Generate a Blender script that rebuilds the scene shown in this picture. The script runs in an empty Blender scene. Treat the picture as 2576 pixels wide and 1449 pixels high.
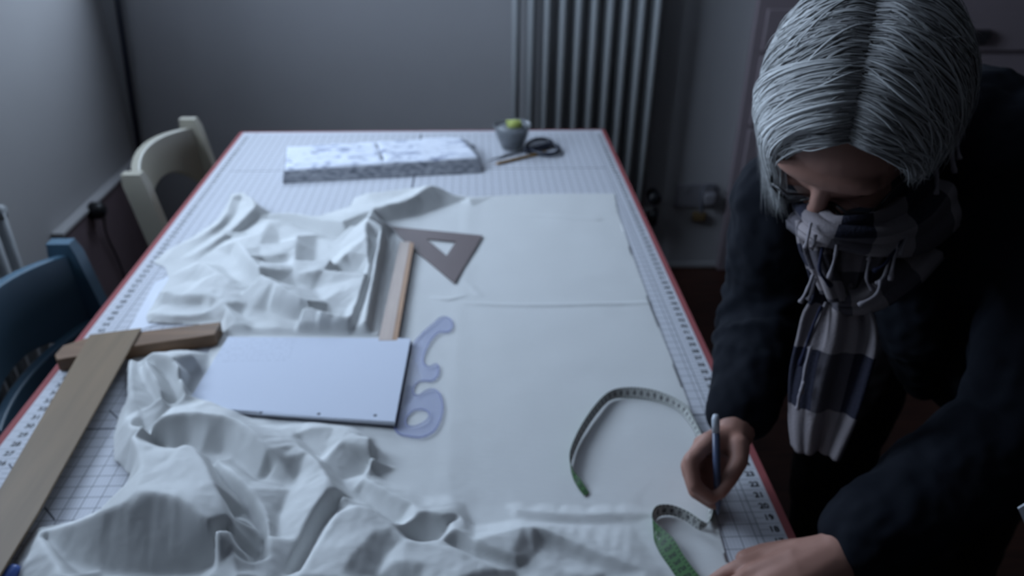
import bpy, bmesh, math, random
import numpy as np
from mathutils import Vector, Matrix, noise
random.seed(7); np.random.seed(7)
C = bpy.context.scene.collection
V = Vector
# ------------------------------------------------------------------ camera
PITCH, YAW, ROLL, FPX, CAMZ = math.radians(29.4974), math.radians(2.9597), math.radians(-0.5458), 1982.36, 1.47
CAM = V((0, 0, CAMZ))
fw = V((math.sin(YAW)*math.cos(PITCH), math.cos(YAW)*math.cos(PITCH), -math.sin(PITCH)))
_r = V((math.cos(YAW), -math.sin(YAW), 0)); _d = fw.cross(_r)
rt = _r*math.cos(ROLL) + _d*math.sin(ROLL); dn = -_r*math.sin(ROLL) + _d*math.cos(ROLL)
def ray(x, y): return fw + rt*((x-1288)/FPX) + dn*((y-724.5)/FPX)
def P(x, y, z):                       # point of the plan at height z
    v = ray(x, y); return CAM + v*((z-CAMZ)/v.z)
def W(x, y, d): return CAM + ray(x, y)*d
def PY(x, y, Y):
    v = ray(x, y); return CAM + v*(Y/v.y)
cd = bpy.data.cameras.new('camera'); co = bpy.data.objects.new('camera', cd); C.objects.link(co)
m = Matrix.Identity(4)
for i in range(3): m[i][0] = rt[i]; m[i][1] = -dn[i]; m[i][2] = -fw[i]; m[i][3] = CAM[i]
co.matrix_world = m
cd.sensor_width = 36; cd.lens = 36*FPX/2576; cd.clip_start = .02
cd.dof.use_dof = True; cd.dof.focus_distance = .50; cd.dof.aperture_fstop = 7.2
bpy.context.scene.camera = co
sc = bpy.context.scene
sc.view_settings.view_transform = 'Standard'; sc.view_settings.look = 'None'
sc.view_settings.exposure = 0.0; sc.view_settings.gamma = 1
sc.cycles.use_denoising = True
sc.cycles.max_bounces = 8; sc.cycles.diffuse_bounces = 5

# ------------------------------------------------------------------ materials
def lin(c): c /= 255; return c/12.92 if c <= .04045 else ((c+.055)/1.055)**2.4
def rgb(r, g, b): return (lin(r), lin(g), lin(b), 1)
class NT:
    def __init__(s, name):
        s.m = bpy.data.materials.new(name); s.m.use_nodes = True; s.t = s.m.node_tree
        s.b = s.t.nodes['Principled BSDF']
    def n(s, k, **kw):
        x = s.t.nodes.new(k)
        for a, v in kw.items(): setattr(x, a, v)
        return x
    def l(s, a, b): s.t.links.new(a, b)
    def math(s, op, a, b=None, c=None):
        x = s.n('ShaderNodeMath', operation=op)
        for i, q in enumerate((a, b, c)):
            if q is None: continue
            if isinstance(q, (int, float)): x.inputs[i].default_value = q
            else: s.l(q, x.inputs[i])
        return x.outputs[0]
    def mix(s, f, a, b):
        x = s.n('ShaderNodeMix', data_type='RGBA')
        if isinstance(f, (int, float)): x.inputs[0].default_value = f
        else: s.l(f, x.inputs[0])
        for i, q in ((6, a), (7, b)):
            if isinstance(q, tuple): x.inputs[i].default_value = q
            else: s.l(q, x.inputs[i])
        return x.outputs[2]
    def coord(s, k='Object'): return s.n('ShaderNodeTexCoord').outputs[k]
    def noise(s, scale, detail=3, vec=None, stretch=None):
        x = s.n('ShaderNodeTexNoise'); x.inputs['Scale'].default_value = scale; x.inputs['Detail'].default_value = detail
        vec = vec or s.coord()
        if stretch:
            mp = s.n('ShaderNodeMapping'); mp.inputs['Scale'].default_value = stretch; s.l(vec, mp.inputs[0]); vec = mp.outputs[0]
        s.l(vec, x.inputs['Vector']); return x.outputs['Fac']
    def ramp(s, f, a, b):
        x = s.n('ShaderNodeMapRange'); x.inputs[1].default_value = a; x.inputs[2].default_value = b; s.l(f, x.inputs[0]); return x.outputs[0]
    def bump(s, h, strength=.3, dist=.001):
        x = s.n('ShaderNodeBump'); x.inputs['Strength'].default_value = strength; x.inputs['Distance'].default_value = dist
        s.l(h, x.inputs['Height']); s.l(x.outputs[0], s.b.inputs['Normal'])
    def col(s, c):
        if isinstance(c, tuple): s.b.inputs['Base Color'].default_value = c
        else: s.l(c, s.b.inputs['Base Color'])
        return s
    def rough(s, r, spec=.5, metal=0):
        s.b.inputs['Roughness'].default_value = r; s.b.inputs['Specular IOR Level'].default_value = spec; s.b.inputs['Metallic'].default_value = metal; return s
def simple(name, c, rough=.6, spec=.4, var=.08, scale=30, bump=0, metal=0, stretch=None):
    t = NT(name); n = t.noise(scale, 4, stretch=stretch)
    d = tuple(x*(1-var*2) for x in c[:3]) + (1,)
    t.col(t.mix(n, d, c)).rough(rough, spec, metal)
    if bump: t.bump(n, bump)
    return t.m
def wood(name, c1, c2, stretch, scale=14, rough=.5):
    t = NT(name); n = t.noise(scale, 5, stretch=stretch)
    t.col(t.mix(t.ramp(n, .3, .7), c1, c2)).rough(rough, .35); t.bump(n, .1); return t.m
M = {}
M['wall'] = simple('painted_plaster', rgb(166, 165, 167), .85, .2, .03, 6, .08)
M['wall_left'] = simple('painted_plaster_left', rgb(176, 174, 174), .85, .2, .03, 6, .08)
M['wall_dark'] = simple('dark_low_bounce_wall', rgb(84, 80, 78), .8, .2, .05, 6)  # unseen right and front walls, coloured dark to cut bounced light
M['rad'] = simple('radiator_enamel', rgb(162, 165, 167), .4, .4, .02)
M['ceiling'] = simple('ceiling_paint', rgb(165, 165, 168), .9, .2, .02, 6)
M['floor'] = wood('dark_floor_boards', rgb(48, 28, 22), rgb(70, 42, 32), (1, 12, 1), 6, .45)
M['white_gloss'] = simple('white_gloss_paint', rgb(215, 218, 218), .35, .5, .02)
M['white_plastic'] = simple('white_plastic', rgb(128, 126, 132), .4, .5, .02)
M['black_plastic'] = simple('black_plastic', rgb(18, 19, 24), .45, .5, .1)
M['dark_pole'] = simple('dark_blue_grey_metal', rgb(42, 46, 60), .4, .5, .08)
M['yellow'] = simple('mustard_plastic', rgb(112, 92, 62), .6, .4, .1)
M['box_paint'] = simple('mauve_grey_paint', rgb(120, 104, 108), .8, .2, .08, 12)
M['cream_chair'] = simple('cream_chair_paint', rgb(170, 165, 150), .4, .5, .04, 20)
M['blue_chair'] = simple('blue_chair_paint', rgb(72, 102, 122), .4, .5, .06, 20)
M['table_wood'] = wood('table_wood', rgb(120, 80, 60), rgb(150, 105, 78), (12, 1, 1), 8)
M['tsq_wood'] = wood('pale_brown_wood', rgb(116, 98, 76), rgb(128, 108, 84), (1, .08, 1), 60)
M['tsq_head'] = wood('warm_brown_wood', rgb(108, 84, 64), rgb(134, 104, 80), (.1, 1.5, 1), 50)
M['ruler_wood'] = wood('pinkish_ruler_wood', rgb(168, 148, 138), rgb(182, 164, 152), (4, .3, 1), 30)
M['ruler_edge'] = wood('brown_ruler_edge', rgb(140, 100, 66), rgb(165, 122, 84), (3, .3, 1), 40)
M['steel'] = simple('scissor_steel', rgb(170, 172, 176), .3, .5, .05, metal=.8)
M['navy_plastic'] = simple('navy_handle_plastic', rgb(26, 32, 50), .4, .5, .05)
M['pencil_paint'] = simple('ochre_pencil_paint', rgb(150, 112, 48), .45, .5, .08)
M['pencil_wood'] = simple('sharpened_wood', rgb(205, 165, 125), .7, .3, .1)
M['graphite'] = simple('graphite', rgb(40, 40, 44), .5, .5, .1)
M['paper'] = simple('white_paper', rgb(222, 226, 236), .8, .2, .02)
M['board'] = simple('grey_card', rgb(92, 94, 104), .8, .2, .04)
M['yellow_green'] = simple('yellow_green_plastic', rgb(185, 195, 105), .5, .4, .1, 60)
M['pins'] = simple('grey_pins', rgb(128, 132, 138), .5, .5, .35, 120)
M['blue_plastic'] = simple('blue_plastic', rgb(78, 110, 190), .4, .5, .04)
M['pen'] = simple('slate_blue_pen', rgb(72, 82, 108), .3, .5, .04)
M['pen_cap'] = simple('pale_pen_end', rgb(190, 196, 206), .25, .5, .04)
M['skin'] = simple('skin', rgb(164, 122, 108), .55, .4, .06, 40, .1)
M['eye'] = simple('dark_eye', rgb(40, 30, 28), .2, .5, .02)
M['glasses'] = simple('dark_glasses_frame', rgb(22, 20, 24), .3, .5, .02)
M['trousers'] = simple('dark_trousers', rgb(34, 32, 36), .85, .2, .1, 30)
M['shoes'] = simple('dark_shoes', rgb(24, 20, 18), .5, .4, .1)
M['tassel'] = simple('white_wool_yarn', rgb(150, 144, 150), .9, .1, .1, 200)
M['tassel_dark'] = simple('navy_wool_yarn', rgb(40, 42, 62), .9, .1, .1, 200)
M['cabinet'] = simple('rose_grey_cabinet_paint', rgb(140, 128, 134), .55, .4, .05, 10)
M['cup_pull'] = simple('dark_cup_pull', rgb(40, 38, 42), .4, .5, .1)
t = NT('navy_jacket_cloth'); n = t.noise(900, 2); t.col(t.mix(n, rgb(13, 16, 23), rgb(18, 22, 31))).rough(.9, .15); t.bump(n, .15); M['jacket'] = t.m
# calico
t = NT('unbleached_calico'); co_ = t.coord(); n = t.noise(700, 2); n2 = t.noise(9, 3); n3 = t.noise(60, 3, stretch=(1, 3, 1))
t.col(t.mix(t.math('MULTIPLY', n2, .5), rgb(207, 208, 207), rgb(214, 215, 215))).rough(.95, .1)
h = t.math('ADD', t.math('MULTIPLY', n, .3), t.math('MULTIPLY', n3, 1.0)); t.bump(h, .22, .0015); M['calico'] = t.m
# hair (colour varies along and between locks by a stored attribute)
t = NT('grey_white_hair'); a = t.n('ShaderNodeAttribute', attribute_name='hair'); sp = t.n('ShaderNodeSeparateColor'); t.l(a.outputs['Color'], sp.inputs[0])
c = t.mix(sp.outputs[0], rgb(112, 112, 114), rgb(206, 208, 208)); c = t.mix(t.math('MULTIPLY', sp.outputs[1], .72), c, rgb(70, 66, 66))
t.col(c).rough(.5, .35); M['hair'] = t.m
# plaid scarf
t = NT('navy_white_plaid_wool'); uv = t.n('ShaderNodeUVMap').outputs[0]; s = t.n('ShaderNodeSeparateXYZ'); t.l(uv, s.inputs[0])
a = t.math('GREATER_THAN', t.math('FRACT', s.outputs[0]), .5); b = t.math('GREATER_THAN', t.math('FRACT', s.outputs[1]), .5)
k = t.math('ADD', t.math('MULTIPLY', a, .28), t.math('MULTIPLY', b, .72))
n = t.noise(400, 3)
t.col(t.mix(t.math('MULTIPLY', n, .25), t.mix(k, rgb(28, 30, 44), rgb(148, 140, 142)), rgb(100, 98, 108))).rough(.95, .1); t.bump(n, .5, .002); M['plaid'] = t.m
# printed folded fabric
t = NT('grey_print_on_white'); n = t.noise(38, 5, stretch=(1, 1.6, 1.2)); w = t.noise(16, 2)
k = t.math('MULTIPLY', t.ramp(n, .5, .62), t.ramp(w, .38, .6))
t.col(t.mix(k, rgb(222, 226, 236), rgb(158, 164, 184))).rough(.9, .1); M['print'] = t.m
t = NT('grey_print_shaded'); n = t.noise(60, 5, stretch=(1, 1, 2.5))
t.col(t.mix(t.ramp(n, .35, .7), rgb(158, 160, 166), rgb(92, 96, 106))).rough(.9, .1); M['print_shaded'] = t.m  # grey print of the folded sides, darkened to carry their shade
# ruled pad sheet with faint pencil writing in its upper left
t = NT('pad_paper_with_faint_pencil'); s = t.n('ShaderNodeSeparateXYZ'); t.l(t.coord(), s.inputs[0])
X, Y = s.outputs[0], s.outputs[1]
ln = t.math('LESS_THAN', t.math('FRACT', t.math('MULTIPLY', Y, 1/.0085)), .35)
wr = t.math('GREATER_THAN', t.noise(260, 2, stretch=(1, .35, 1)), .52)
reg = t.math('MULTIPLY', t.math('LESS_THAN', X, -.03), t.math('GREATER_THAN', Y, .03))
k = t.math('MULTIPLY', t.math('MULTIPLY', t.math('MULTIPLY', ln, wr), reg), .18)
t.col(t.mix(k, rgb(206, 212, 226), rgb(112, 116, 132))).rough(.8, .2); M['pad'] = t.m
# plastics
def clear(name, c, alpha, rough=.15):
    t = NT(name); t.col(c).rough(rough, .5)
    tr = t.n('ShaderNodeBsdfTransparent'); tr.inputs[0].default_value = (1, 1, 1, 1)
    mx = t.n('ShaderNodeMixShader'); mx.inputs[0].default_value = alpha
    t.l(tr.outputs[0], mx.inputs[1]); t.l(t.b.outputs[0], mx.inputs[2]); t.l(mx.outputs[0], t.t.nodes['Material Output'].inputs[0]); return t.m
M['set_square'] = clear('smoky_brown_plastic', rgb(112, 98, 98), .8, .6)
M['curve'] = clear('pale_blue_violet_plastic', rgb(160, 170, 218), .19)
M['curve_edge'] = clear('blue_violet_plastic_edge', rgb(130, 140, 200), .38)
M['pot'] = clear('clear_grey_plastic', rgb(150, 155, 160), .35, .1)
M['lens'] = clear('spectacle_lens', rgb(150, 150, 155), .12, .05)
# tape measure sides
def tape_mat(name, base, ink):
    t = NT(name); uv = t.n('ShaderNodeUVMap').outputs[0]; s = t.n('ShaderNodeSeparateXYZ'); t.l(uv, s.inputs[0])
    u, v = s.outputs[0], s.outputs[1]            # u in cm along the tape, v across it
    tick = t.math('MULTIPLY', t.math('LESS_THAN', t.math('FRACT', t.math('MULTIPLY', u, 2)), .25), t.math('GREATER_THAN', t.math('ABSOLUTE', t.math('SUBTRACT', v, .5)), .3))
    num = t.math('MULTIPLY', t.math('LESS_THAN', t.math('ABSOLUTE', t.math('SUBTRACT', t.math('FRACT', u), .5)), .26), t.math('LESS_THAN', t.math('ABSOLUTE', t.math('SUBTRACT', v, .5)), .22))
    num = t.math('MULTIPLY', num, t.math('GREATER_THAN', t.noise(2.7, 2, vec=uv, stretch=(2.2, 3, 1)), .46))
    t.col(t.mix(t.math('MAXIMUM', tick, num), base, ink)).rough(.45, .4); return t.m
M['tape_white'] = tape_mat('tape_white_side', rgb(176, 178, 174), rgb(38, 40, 44))
M['tape_green'] = tape_mat('tape_green_side', rgb(60, 98, 54), rgb(20, 40, 24))
# table plan
XL, XR, YF, YN = -.658, .375, 2.184, .25
ZT = .75; ZM = .753; G = .01905
t = NT('white_cutting_mat'); s = t.n('ShaderNodeSeparateXYZ'); t.l(t.coord(), s.inputs[0]); X, Y = s.outputs[0], s.outputs[1]
def line(v, pitch, w, off=0.):
    f = t.math('FRACT', t.math('MULTIPLY', t.math('ADD', v, off), 1/pitch)); return t.math('LESS_THAN', f, w/pitch)
yo = -float(P(250, 1079, ZM).y) + .0007 + 20*G
xo = 400*G - float(P(1049, 400, ZM).x) + .0006
gx = line(X, G, .0013, xo); gy = line(Y, G, .0013, yo + 200*G)
def single(v, c, w): return t.math('LESS_THAN', t.math('ABSOLUTE', t.math('SUBTRACT', v, c)), w/2)
tx = single(X, float(P(1049, 400, ZM).x), .0042); ty = t.math('MAXIMUM', single(Y, float(P(250, 1079, ZM).y), .0026), single(Y, float(P(300, 433, ZM).y), .0024))
gsub = t.math('MULTIPLY', t.math('MAXIMUM', line(X, G/4, .0006, xo), 0), .18)
inner = t.math('MULTIPLY', t.math('MULTIPLY', t.math('GREATER_THAN', X, XL+.052), t.math('LESS_THAN', X, XR-.040)), t.math('LESS_THAN', Y, YF-.03))
k = t.math('MAXIMUM', t.math('MULTIPLY', t.math('MAXIMUM', gx, gy), .62), t.math('MULTIPLY', t.math('MAXIMUM', tx, ty), .95))
k = t.math('MAXIMUM', k, gsub)
k = t.math('MULTIPLY', k, inner)
# ruler band along both long edges: ticks at every grid step and a fine border line
def band(c, w): return t.math('LESS_THAN', t.math('ABSOLUTE', t.math('SUBTRACT', X, c)), w)
edge = t.math('MAXIMUM', band(XL+.052, .0008), band(XR-.040, .0008))
tick = t.math('MULTIPLY', t.math('MAXIMUM', band(XL+.046, .006), band(XR-.034, .006)), line(Y, G/2, .001, yo + 200*G))
gy2 = t.math('MULTIPLY', t.math('MULTIPLY', gy, .35), t.math('MULTIPLY', t.math('GREATER_THAN', X, XL+.012), t.math('LESS_THAN', X, XR-.012)))
k = t.math('MAXIMUM', k, t.math('MAXIMUM', t.math('MULTIPLY', edge, .6), t.math('MAXIMUM', t.math('MULTIPLY', tick, .6), gy2)))
for (ax, ay) in ((112, 1276), (22, 1167), (275, 1032)):            # short bias marks
    p0 = P(ax, ay, ZM)
    on = t.math('LESS_THAN', t.math('ABSOLUTE', t.math('ADD', t.math('ADD', X, Y), -(p0.x+p0.y))), .0016)
    on = t.math('MULTIPLY', on, t.math('LESS_THAN', t.math('ABSOLUTE', t.math('SUBTRACT', X, p0.x+.011)), .011))
    k = t.math('MAXIMUM', k, t.math('MULTIPLY', on, .85))
red = t.math('MAXIMUM', t.math('GREATER_THAN', t.math('ABSOLUTE', t.math('SUBTRACT', X, (XL+XR)/2)), (XR-XL)/2-.0105), t.math('GREATER_THAN', Y, YF-.007))
c = t.mix(k, rgb(198, 200, 207), rgb(38, 42, 60)); c = t.mix(red, c, rgb(150, 82, 84)); t.col(c).rough(.7, .2); M['mat'] = t.m

# ------------------------------------------------------------------ object helpers
def link(name, me, mat, parent=None, smooth=False):
    o = bpy.data.objects.new(name, me); C.objects.link(o)
    for mm in (mat if isinstance(mat, (list, tuple)) else [mat]): me.materials.append(mm)
    if smooth:
        for p in me.polygons: p.use_smooth = True
    if parent:
        o.parent = parent
        if parent.type == 'EMPTY' or True:
            bpy_parent_fix.append((o, parent))
    return o
bpy_parent_fix = []
def obj(name, bm, mat, parent=None, smooth=False, bevel=0):
    bmesh.ops.recalc_face_normals(bm, faces=bm.faces[:])
    me = bpy.data.meshes.new(name); bm.to_mesh(me); bm.free()
    o = link(name, me, mat, parent, smooth)
    if bevel:
        b = o.modifiers.new('bevel', 'BEVEL'); b.width = bevel; b.segments = 3; b.limit_method = 'ANGLE'; b.angle_limit = .6
        for p in me.polygons: p.use_smooth = True
        try: me.set_sharp_from_angle(angle=.7)
        except Exception: pass
    return o
def thing(name, label, cat, loc=(0, 0, 0), group=None):
    o = bpy.data.objects.new(name, None); C.objects.link(o); o.location = loc; o.empty_display_size = .05
    return tag(o, label, cat, group)
def tag(o, label, cat, group=None):
    o['label'] = label; o['category'] = cat
    if group: o['group'] = group
    return o
def struct(name, bm, mat, **kw):
    o = obj(name, bm, mat, **kw); o['kind'] = 'structure'; return o
def box(bm, x0, x1, y0, y1, z0, z1):
    r = bmesh.ops.create_cube(bm, size=1)
    bmesh.ops.transform(bm, matrix=Matrix.Translation(((x0+x1)/2, (y0+y1)/2, (z0+z1)/2)) @ Matrix.Diagonal((x1-x0, y1-y0, z1-z0, 1)), verts=r['verts']); return r['verts']
def frame(d):
    d = V(d).normalized(); a = V((0, 0, 1)) if abs(d.z) < .9 else V((1, 0, 0))
    x = d.cross(a).normalized(); return x, d.cross(x).normalized(), d
def tube(bm, pts, radii, n=10, caps=True, flat=1.0):
    pts = [V(p) for p in pts]
    if isinstance(radii, (int, float)): radii = [radii]*len(pts)
    rings = []; x = None
    for i, p in enumerate(pts):
        d = (pts[min(i+1, len(pts)-1)] - pts[max(i-1, 0)]).normalized()
        if x is None: x, y, _ = frame(d)
        else:
            x = (x - d*x.dot(d)).normalized(); y = d.cross(x)
        rings.append([bm.verts.new(p + (x*math.cos(2*math.pi*k/n) + y*math.sin(2*math.pi*k/n)*flat)*radii[i]) for k in range(n)])
    for a, b in zip(rings, rings[1:]):
        for k in range(n): bm.faces.new((a[k], a[(k+1) % n], b[(k+1) % n], b[k]))
    if caps: bm.faces.new(rings[0][::-1]); bm.faces.new(rings[-1])
def sphere(bm, c, r, n=14, axes=None):
    res = bmesh.ops.create_uvsphere(bm, u_segments=n, v_segments=max(6, n*2//3), radius=1)
    if axes is None: mt = Matrix.Translation(c) @ Matrix.Diagonal((r, r, r, 1))
    else:
        mt = Matrix.Identity(4)
        for i in range(3):
            for j in range(3): mt[i][j] = axes[j][i]
            mt[i][3] = c[i]
    bmesh.ops.transform(bm, matrix=mt, verts=res['verts'])
def chain(bm, pr, n=14):
    for i, (p, r) in enumerate(pr): sphere(bm, V(p), r, n)
    for (p, r), (q, s) in zip(pr, pr[1:]):
        tube(bm, [p, q], [r, s], n)
def smooth_pts(pts, k=8):              # Catmull-Rom through points of any dimension
    pts = [np.array(p, float) for p in pts]; out = []
    for i in range(len(pts)-1):
        p0, p1, p2, p3 = pts[max(i-1, 0)], pts[i], pts[i+1], pts[min(i+2, len(pts)-1)]
        for j in range(k):
            u = j/k; out.append(.5*((2*p1) + (p2-p0)*u + (2*p0-5*p1+4*p2-p3)*u*u + (3*p1-p0-3*p2+p3)*u**3))
    out.append(pts[-1]); return out
def prism(bm, poly, z0, z1, holes=()):
    # polygon (world xy) extruded; holes by triangle fill
    loops = [poly] + list(holes); e = []; vs = []
    for lp in loops:
        v = [bm.verts.new((p[0], p[1], z0)) for p in lp]; vs.append(v)
        e += [bm.edges.new((v[i], v[(i+1) % len(v)])) for i in range(len(v))]
    r = bmesh.ops.triangle_fill(bm, edges=e, use_beauty=True)
    fs = [g for g in r['geom'] if isinstance(g, bmesh.types.BMFace)]
    ex = bmesh.ops.extrude_face_region(bm, geom=fs)
    bmesh.ops.translate(bm, vec=(0, 0, z1-z0), verts=[g for g in ex['geom'] if isinstance(g, bmesh.types.BMVert)])
def remesh(name, bm, voxel, mat, parent, smooth=2, fn=None):
    me = bpy.data.meshes.new('tmp'); bm.to_mesh(me); bm.free()
    o = bpy.data.objects.new('tmp', me); C.objects.link(o)
    r = o.modifiers.new('r', 'REMESH'); r.mode = 'VOXEL'; r.voxel_size = voxel
    if smooth: s = o.modifiers.new('s', 'SMOOTH'); s.factor = .5; s.iterations = smooth
    dg = bpy.context.evaluated_depsgraph_get(); dg.update()
    new = bpy.data.meshes.new_from_object(o.evaluated_get(dg)); new.name = name
    bpy.data.objects.remove(o); bpy.data.meshes.remove(me)
    if fn:
        nrm = [v.normal.copy() for v in new.vertices]
        for v, q in zip(new.vertices, nrm): v.co = fn(v.co.copy(), q)
    new.materials.clear()
    return link(name, new, mat, parent, True)

# ------------------------------------------------------------------ the room
YB, XW, XE, YS, ZC = 2.743, -1.20, 2.3, -1.6, 2.5
bm = bmesh.new(); box(bm, XW-.3, XE+.2, YS-.2, YB+.2, -.1, 0); struct('floor', bm, M['floor'])
bm = bmesh.new(); box(bm, XW-.3, XE+.2, YS-.2, YB+.2, ZC, ZC+.1); struct('ceiling', bm, M['ceiling'])
BX0, BX1, BZ0, BZ1 = -1.0, -.25, 1.20, 2.25
bm = bmesh.new()
box(bm, XW-.3, BX0, YB, YB+.2, 0, ZC); box(bm, BX1, XE+.2, YB, YB+.2, 0, ZC); box(bm, BX0, BX1, YB, YB+.2, 0, BZ0); box(bm, BX0, BX1, YB, YB+.2, BZ1, ZC)
struct('wall_back', bm, M['wall'])
bm = bmesh.new()
for x0 in (BX0, (BX0+BX1)/2-.025, BX1-.05): box(bm, x0, x0+.05, YB+.12, YB+.17, BZ0, BZ1)
for z0 in (BZ0, BZ1-.05): box(bm, BX0, BX1, YB+.12, YB+.17, z0, z0+.05)
struct('window_2', bm, M['white_gloss'])
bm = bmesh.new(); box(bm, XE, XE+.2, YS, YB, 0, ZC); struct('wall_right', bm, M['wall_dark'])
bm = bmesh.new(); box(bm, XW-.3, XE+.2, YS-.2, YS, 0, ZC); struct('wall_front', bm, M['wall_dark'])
WY0, WY1, WZ0, WZ1 = .92, 1.93, 1.25, 2.44
bm = bmesh.new()
box(bm, XW-.3, XW, YS, WY0, 0, ZC); box(bm, XW-.3, XW, WY1, YB, 0, ZC); box(bm, XW-.3, XW, WY0, WY1, 0, WZ0); box(bm, XW-.3, XW, WY0, WY1, WZ1, ZC)
struct('wall_left', bm, M['wall_left'])
bm = bmesh.new()
xo = XW-.24
for y0, y1 in ((WY0, WY0+.06), (WY1-.06, WY1), ((WY0+WY1)/2-.03, (WY0+WY1)/2+.03)): box(bm, xo, xo+.06, y0, y1, WZ0, WZ1)
for z0, z1 in ((WZ0, WZ0+.06), (WZ1-.06, WZ1)): box(bm, xo, xo+.06, WY0, WY1, z0, z1)
wf = struct('window_1', bm, M['white_gloss'])
bm = bmesh.new(); box(bm, XW-.2, XW+.04, WY0-.05, WY1, WZ0-.03, WZ0); o = obj('window_sill', bm, M['white_gloss'], wf, bevel=.006)
bm = bmesh.new(); box(bm, .05, XE, YB-.008, YB, 0, .025); struct('baseboard_back', bm, M['wall'], bevel=.004)

# daylight: overcast sky through the window
w = bpy.data.worlds.new('overcast_sky'); sc.world = w; w.use_nodes = True
bg = w.node_tree.nodes['Background']; bg.inputs[0].default_value = (.64, .79, 1.0, 1); bg.inputs[1].default_value = 13.4
pl = bpy.data.lights.new('window_daylight', 'AREA'); pl.shape = 'RECTANGLE'; pl.size = WY1-WY0; pl.size_y = WZ1-WZ0; pl.cycles.is_portal = True
po = bpy.data.objects.new('window_daylight', pl); C.objects.link(po); po.location = (XW-.28, (WY0+WY1)/2, (WZ0+WZ1)/2)
po.rotation_euler = (math.radians(90), 0, math.radians(-90))
pl = bpy.data.lights.new('back_window_daylight', 'AREA'); pl.shape = 'RECTANGLE'; pl.size = BX1-BX0; pl.size_y = BZ1-BZ0; pl.cycles.is_portal = True
po = bpy.data.objects.new('back_window_daylight', pl); C.objects.link(po); po.location = ((BX0+BX1)/2, YB+.19, (BZ0+BZ1)/2); po.rotation_euler = (math.radians(-90), 0, 0)

# ------------------------------------------------------------------ table and cutting mat
tb = thing('table', 'long wooden work table under the white cutting mat', 'table', ((XL+XR)/2, (YN+YF)/2, 0))
bm = bmesh.new(); box(bm, XL+.004, XR-.004, YN+.004, YF-.004, ZT-.032, ZT); obj('tabletop', bm, M['table_wood'], tb, bevel=.003)
for sx in (XL+.10, XR-.12):
    for sy in (YN+.08, YF-.1):
        bm = bmesh.new(); tube(bm, [(sx, sy, 0), (sx, sy, ZT-.032)], [.022, .032], 4); obj('leg', bm, M['table_wood'], tb)
bm = bmesh.new(); box(bm, XL, XR, YN, YF, ZT, ZM); mat_o = obj('cutting_mat', bm, M['mat'])
tag(mat_o, 'large white cutting mat with dark grid and red edge covering the table', 'cutting mat')
def numerals(x, rot, size):
    bmn = bmesh.new(); y = P(250, 1079, ZM).y - 30*G; i = 0
    while y < YF-.05:
        if y > YN+.02:
            cu = bpy.data.curves.new('t', 'FONT'); cu.body = str(i); cu.size = size; cu.align_x = 'CENTER'; cu.align_y = 'CENTER'; cu.offset = .0004
            to = bpy.data.objects.new('t', cu); C.objects.link(to)
            me = bpy.data.meshes.new_from_object(to.evaluated_get(bpy.context.evaluated_depsgraph_get()))
            me.transform(Matrix.Translation((x, y+G/2, ZM+.0003)) @ Matrix.Rotation(rot, 4, 'Z')); bmn.from_mesh(me)
            bpy.data.objects.remove(to); bpy.data.curves.remove(cu); bpy.data.meshes.remove(me)
        y += G; i += 1
    return obj('numerals', bmn, M['graphite'], mat_o)
numerals(XL+.030, 0, .0125); numerals(XR-.022, 0, .0125)

# ------------------------------------------------------------------ calico
exec_cloth = True
def plan(px, py, h=0.): return np.array(P(px, py, ZM+.0015+h)[:2])
outline = [(587,487),(612,484),(655,522),(700,548),(800,545),(880,520),(893,497),(960,488),(1040,478),(1092,470),(1140,490),(1195,496),(1300,490),(1440,487),(1545,487),
 (1556,540),(1590,640),(1640,775),(1672,860),(1712,960),(1745,1050),(1768,1150),(1785,1250),(1812,1350),(1840,1449),(1870,1560),(500,1650),(60,1600),(30,1449),(60,1380),(92,1330),(190,1312),(290,1268),(332,1205),
 (288,1160),(286,1100),(300,1040),(326,1010),(318,940),(326,905),(372,880),(420,890),(470,880),(520,890),(556,850),(556,838),(500,815),(430,815),(372,812),(368,795),(400,740),(425,700),(415,672),(385,660),(420,630),(480,600),(548,555),(572,520)]
def ZA(*pts): return [(302+x/2.507, 277+y/2.507, h*.75/1000) for x, y, h in pts]
def ZI(*pts): return [(302+x/2.507, 277+y/2.507, h*1.28/1000) for x, y, h in pts]
def ZB(*pts): return [(x/1.9694, 750+y/1.9694, h/1000) for x, y, h in pts]
def ZC_(*pts): return [(1300+x/2.419, 850+y/2.419, h/1000) for x, y, h in pts]
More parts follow.
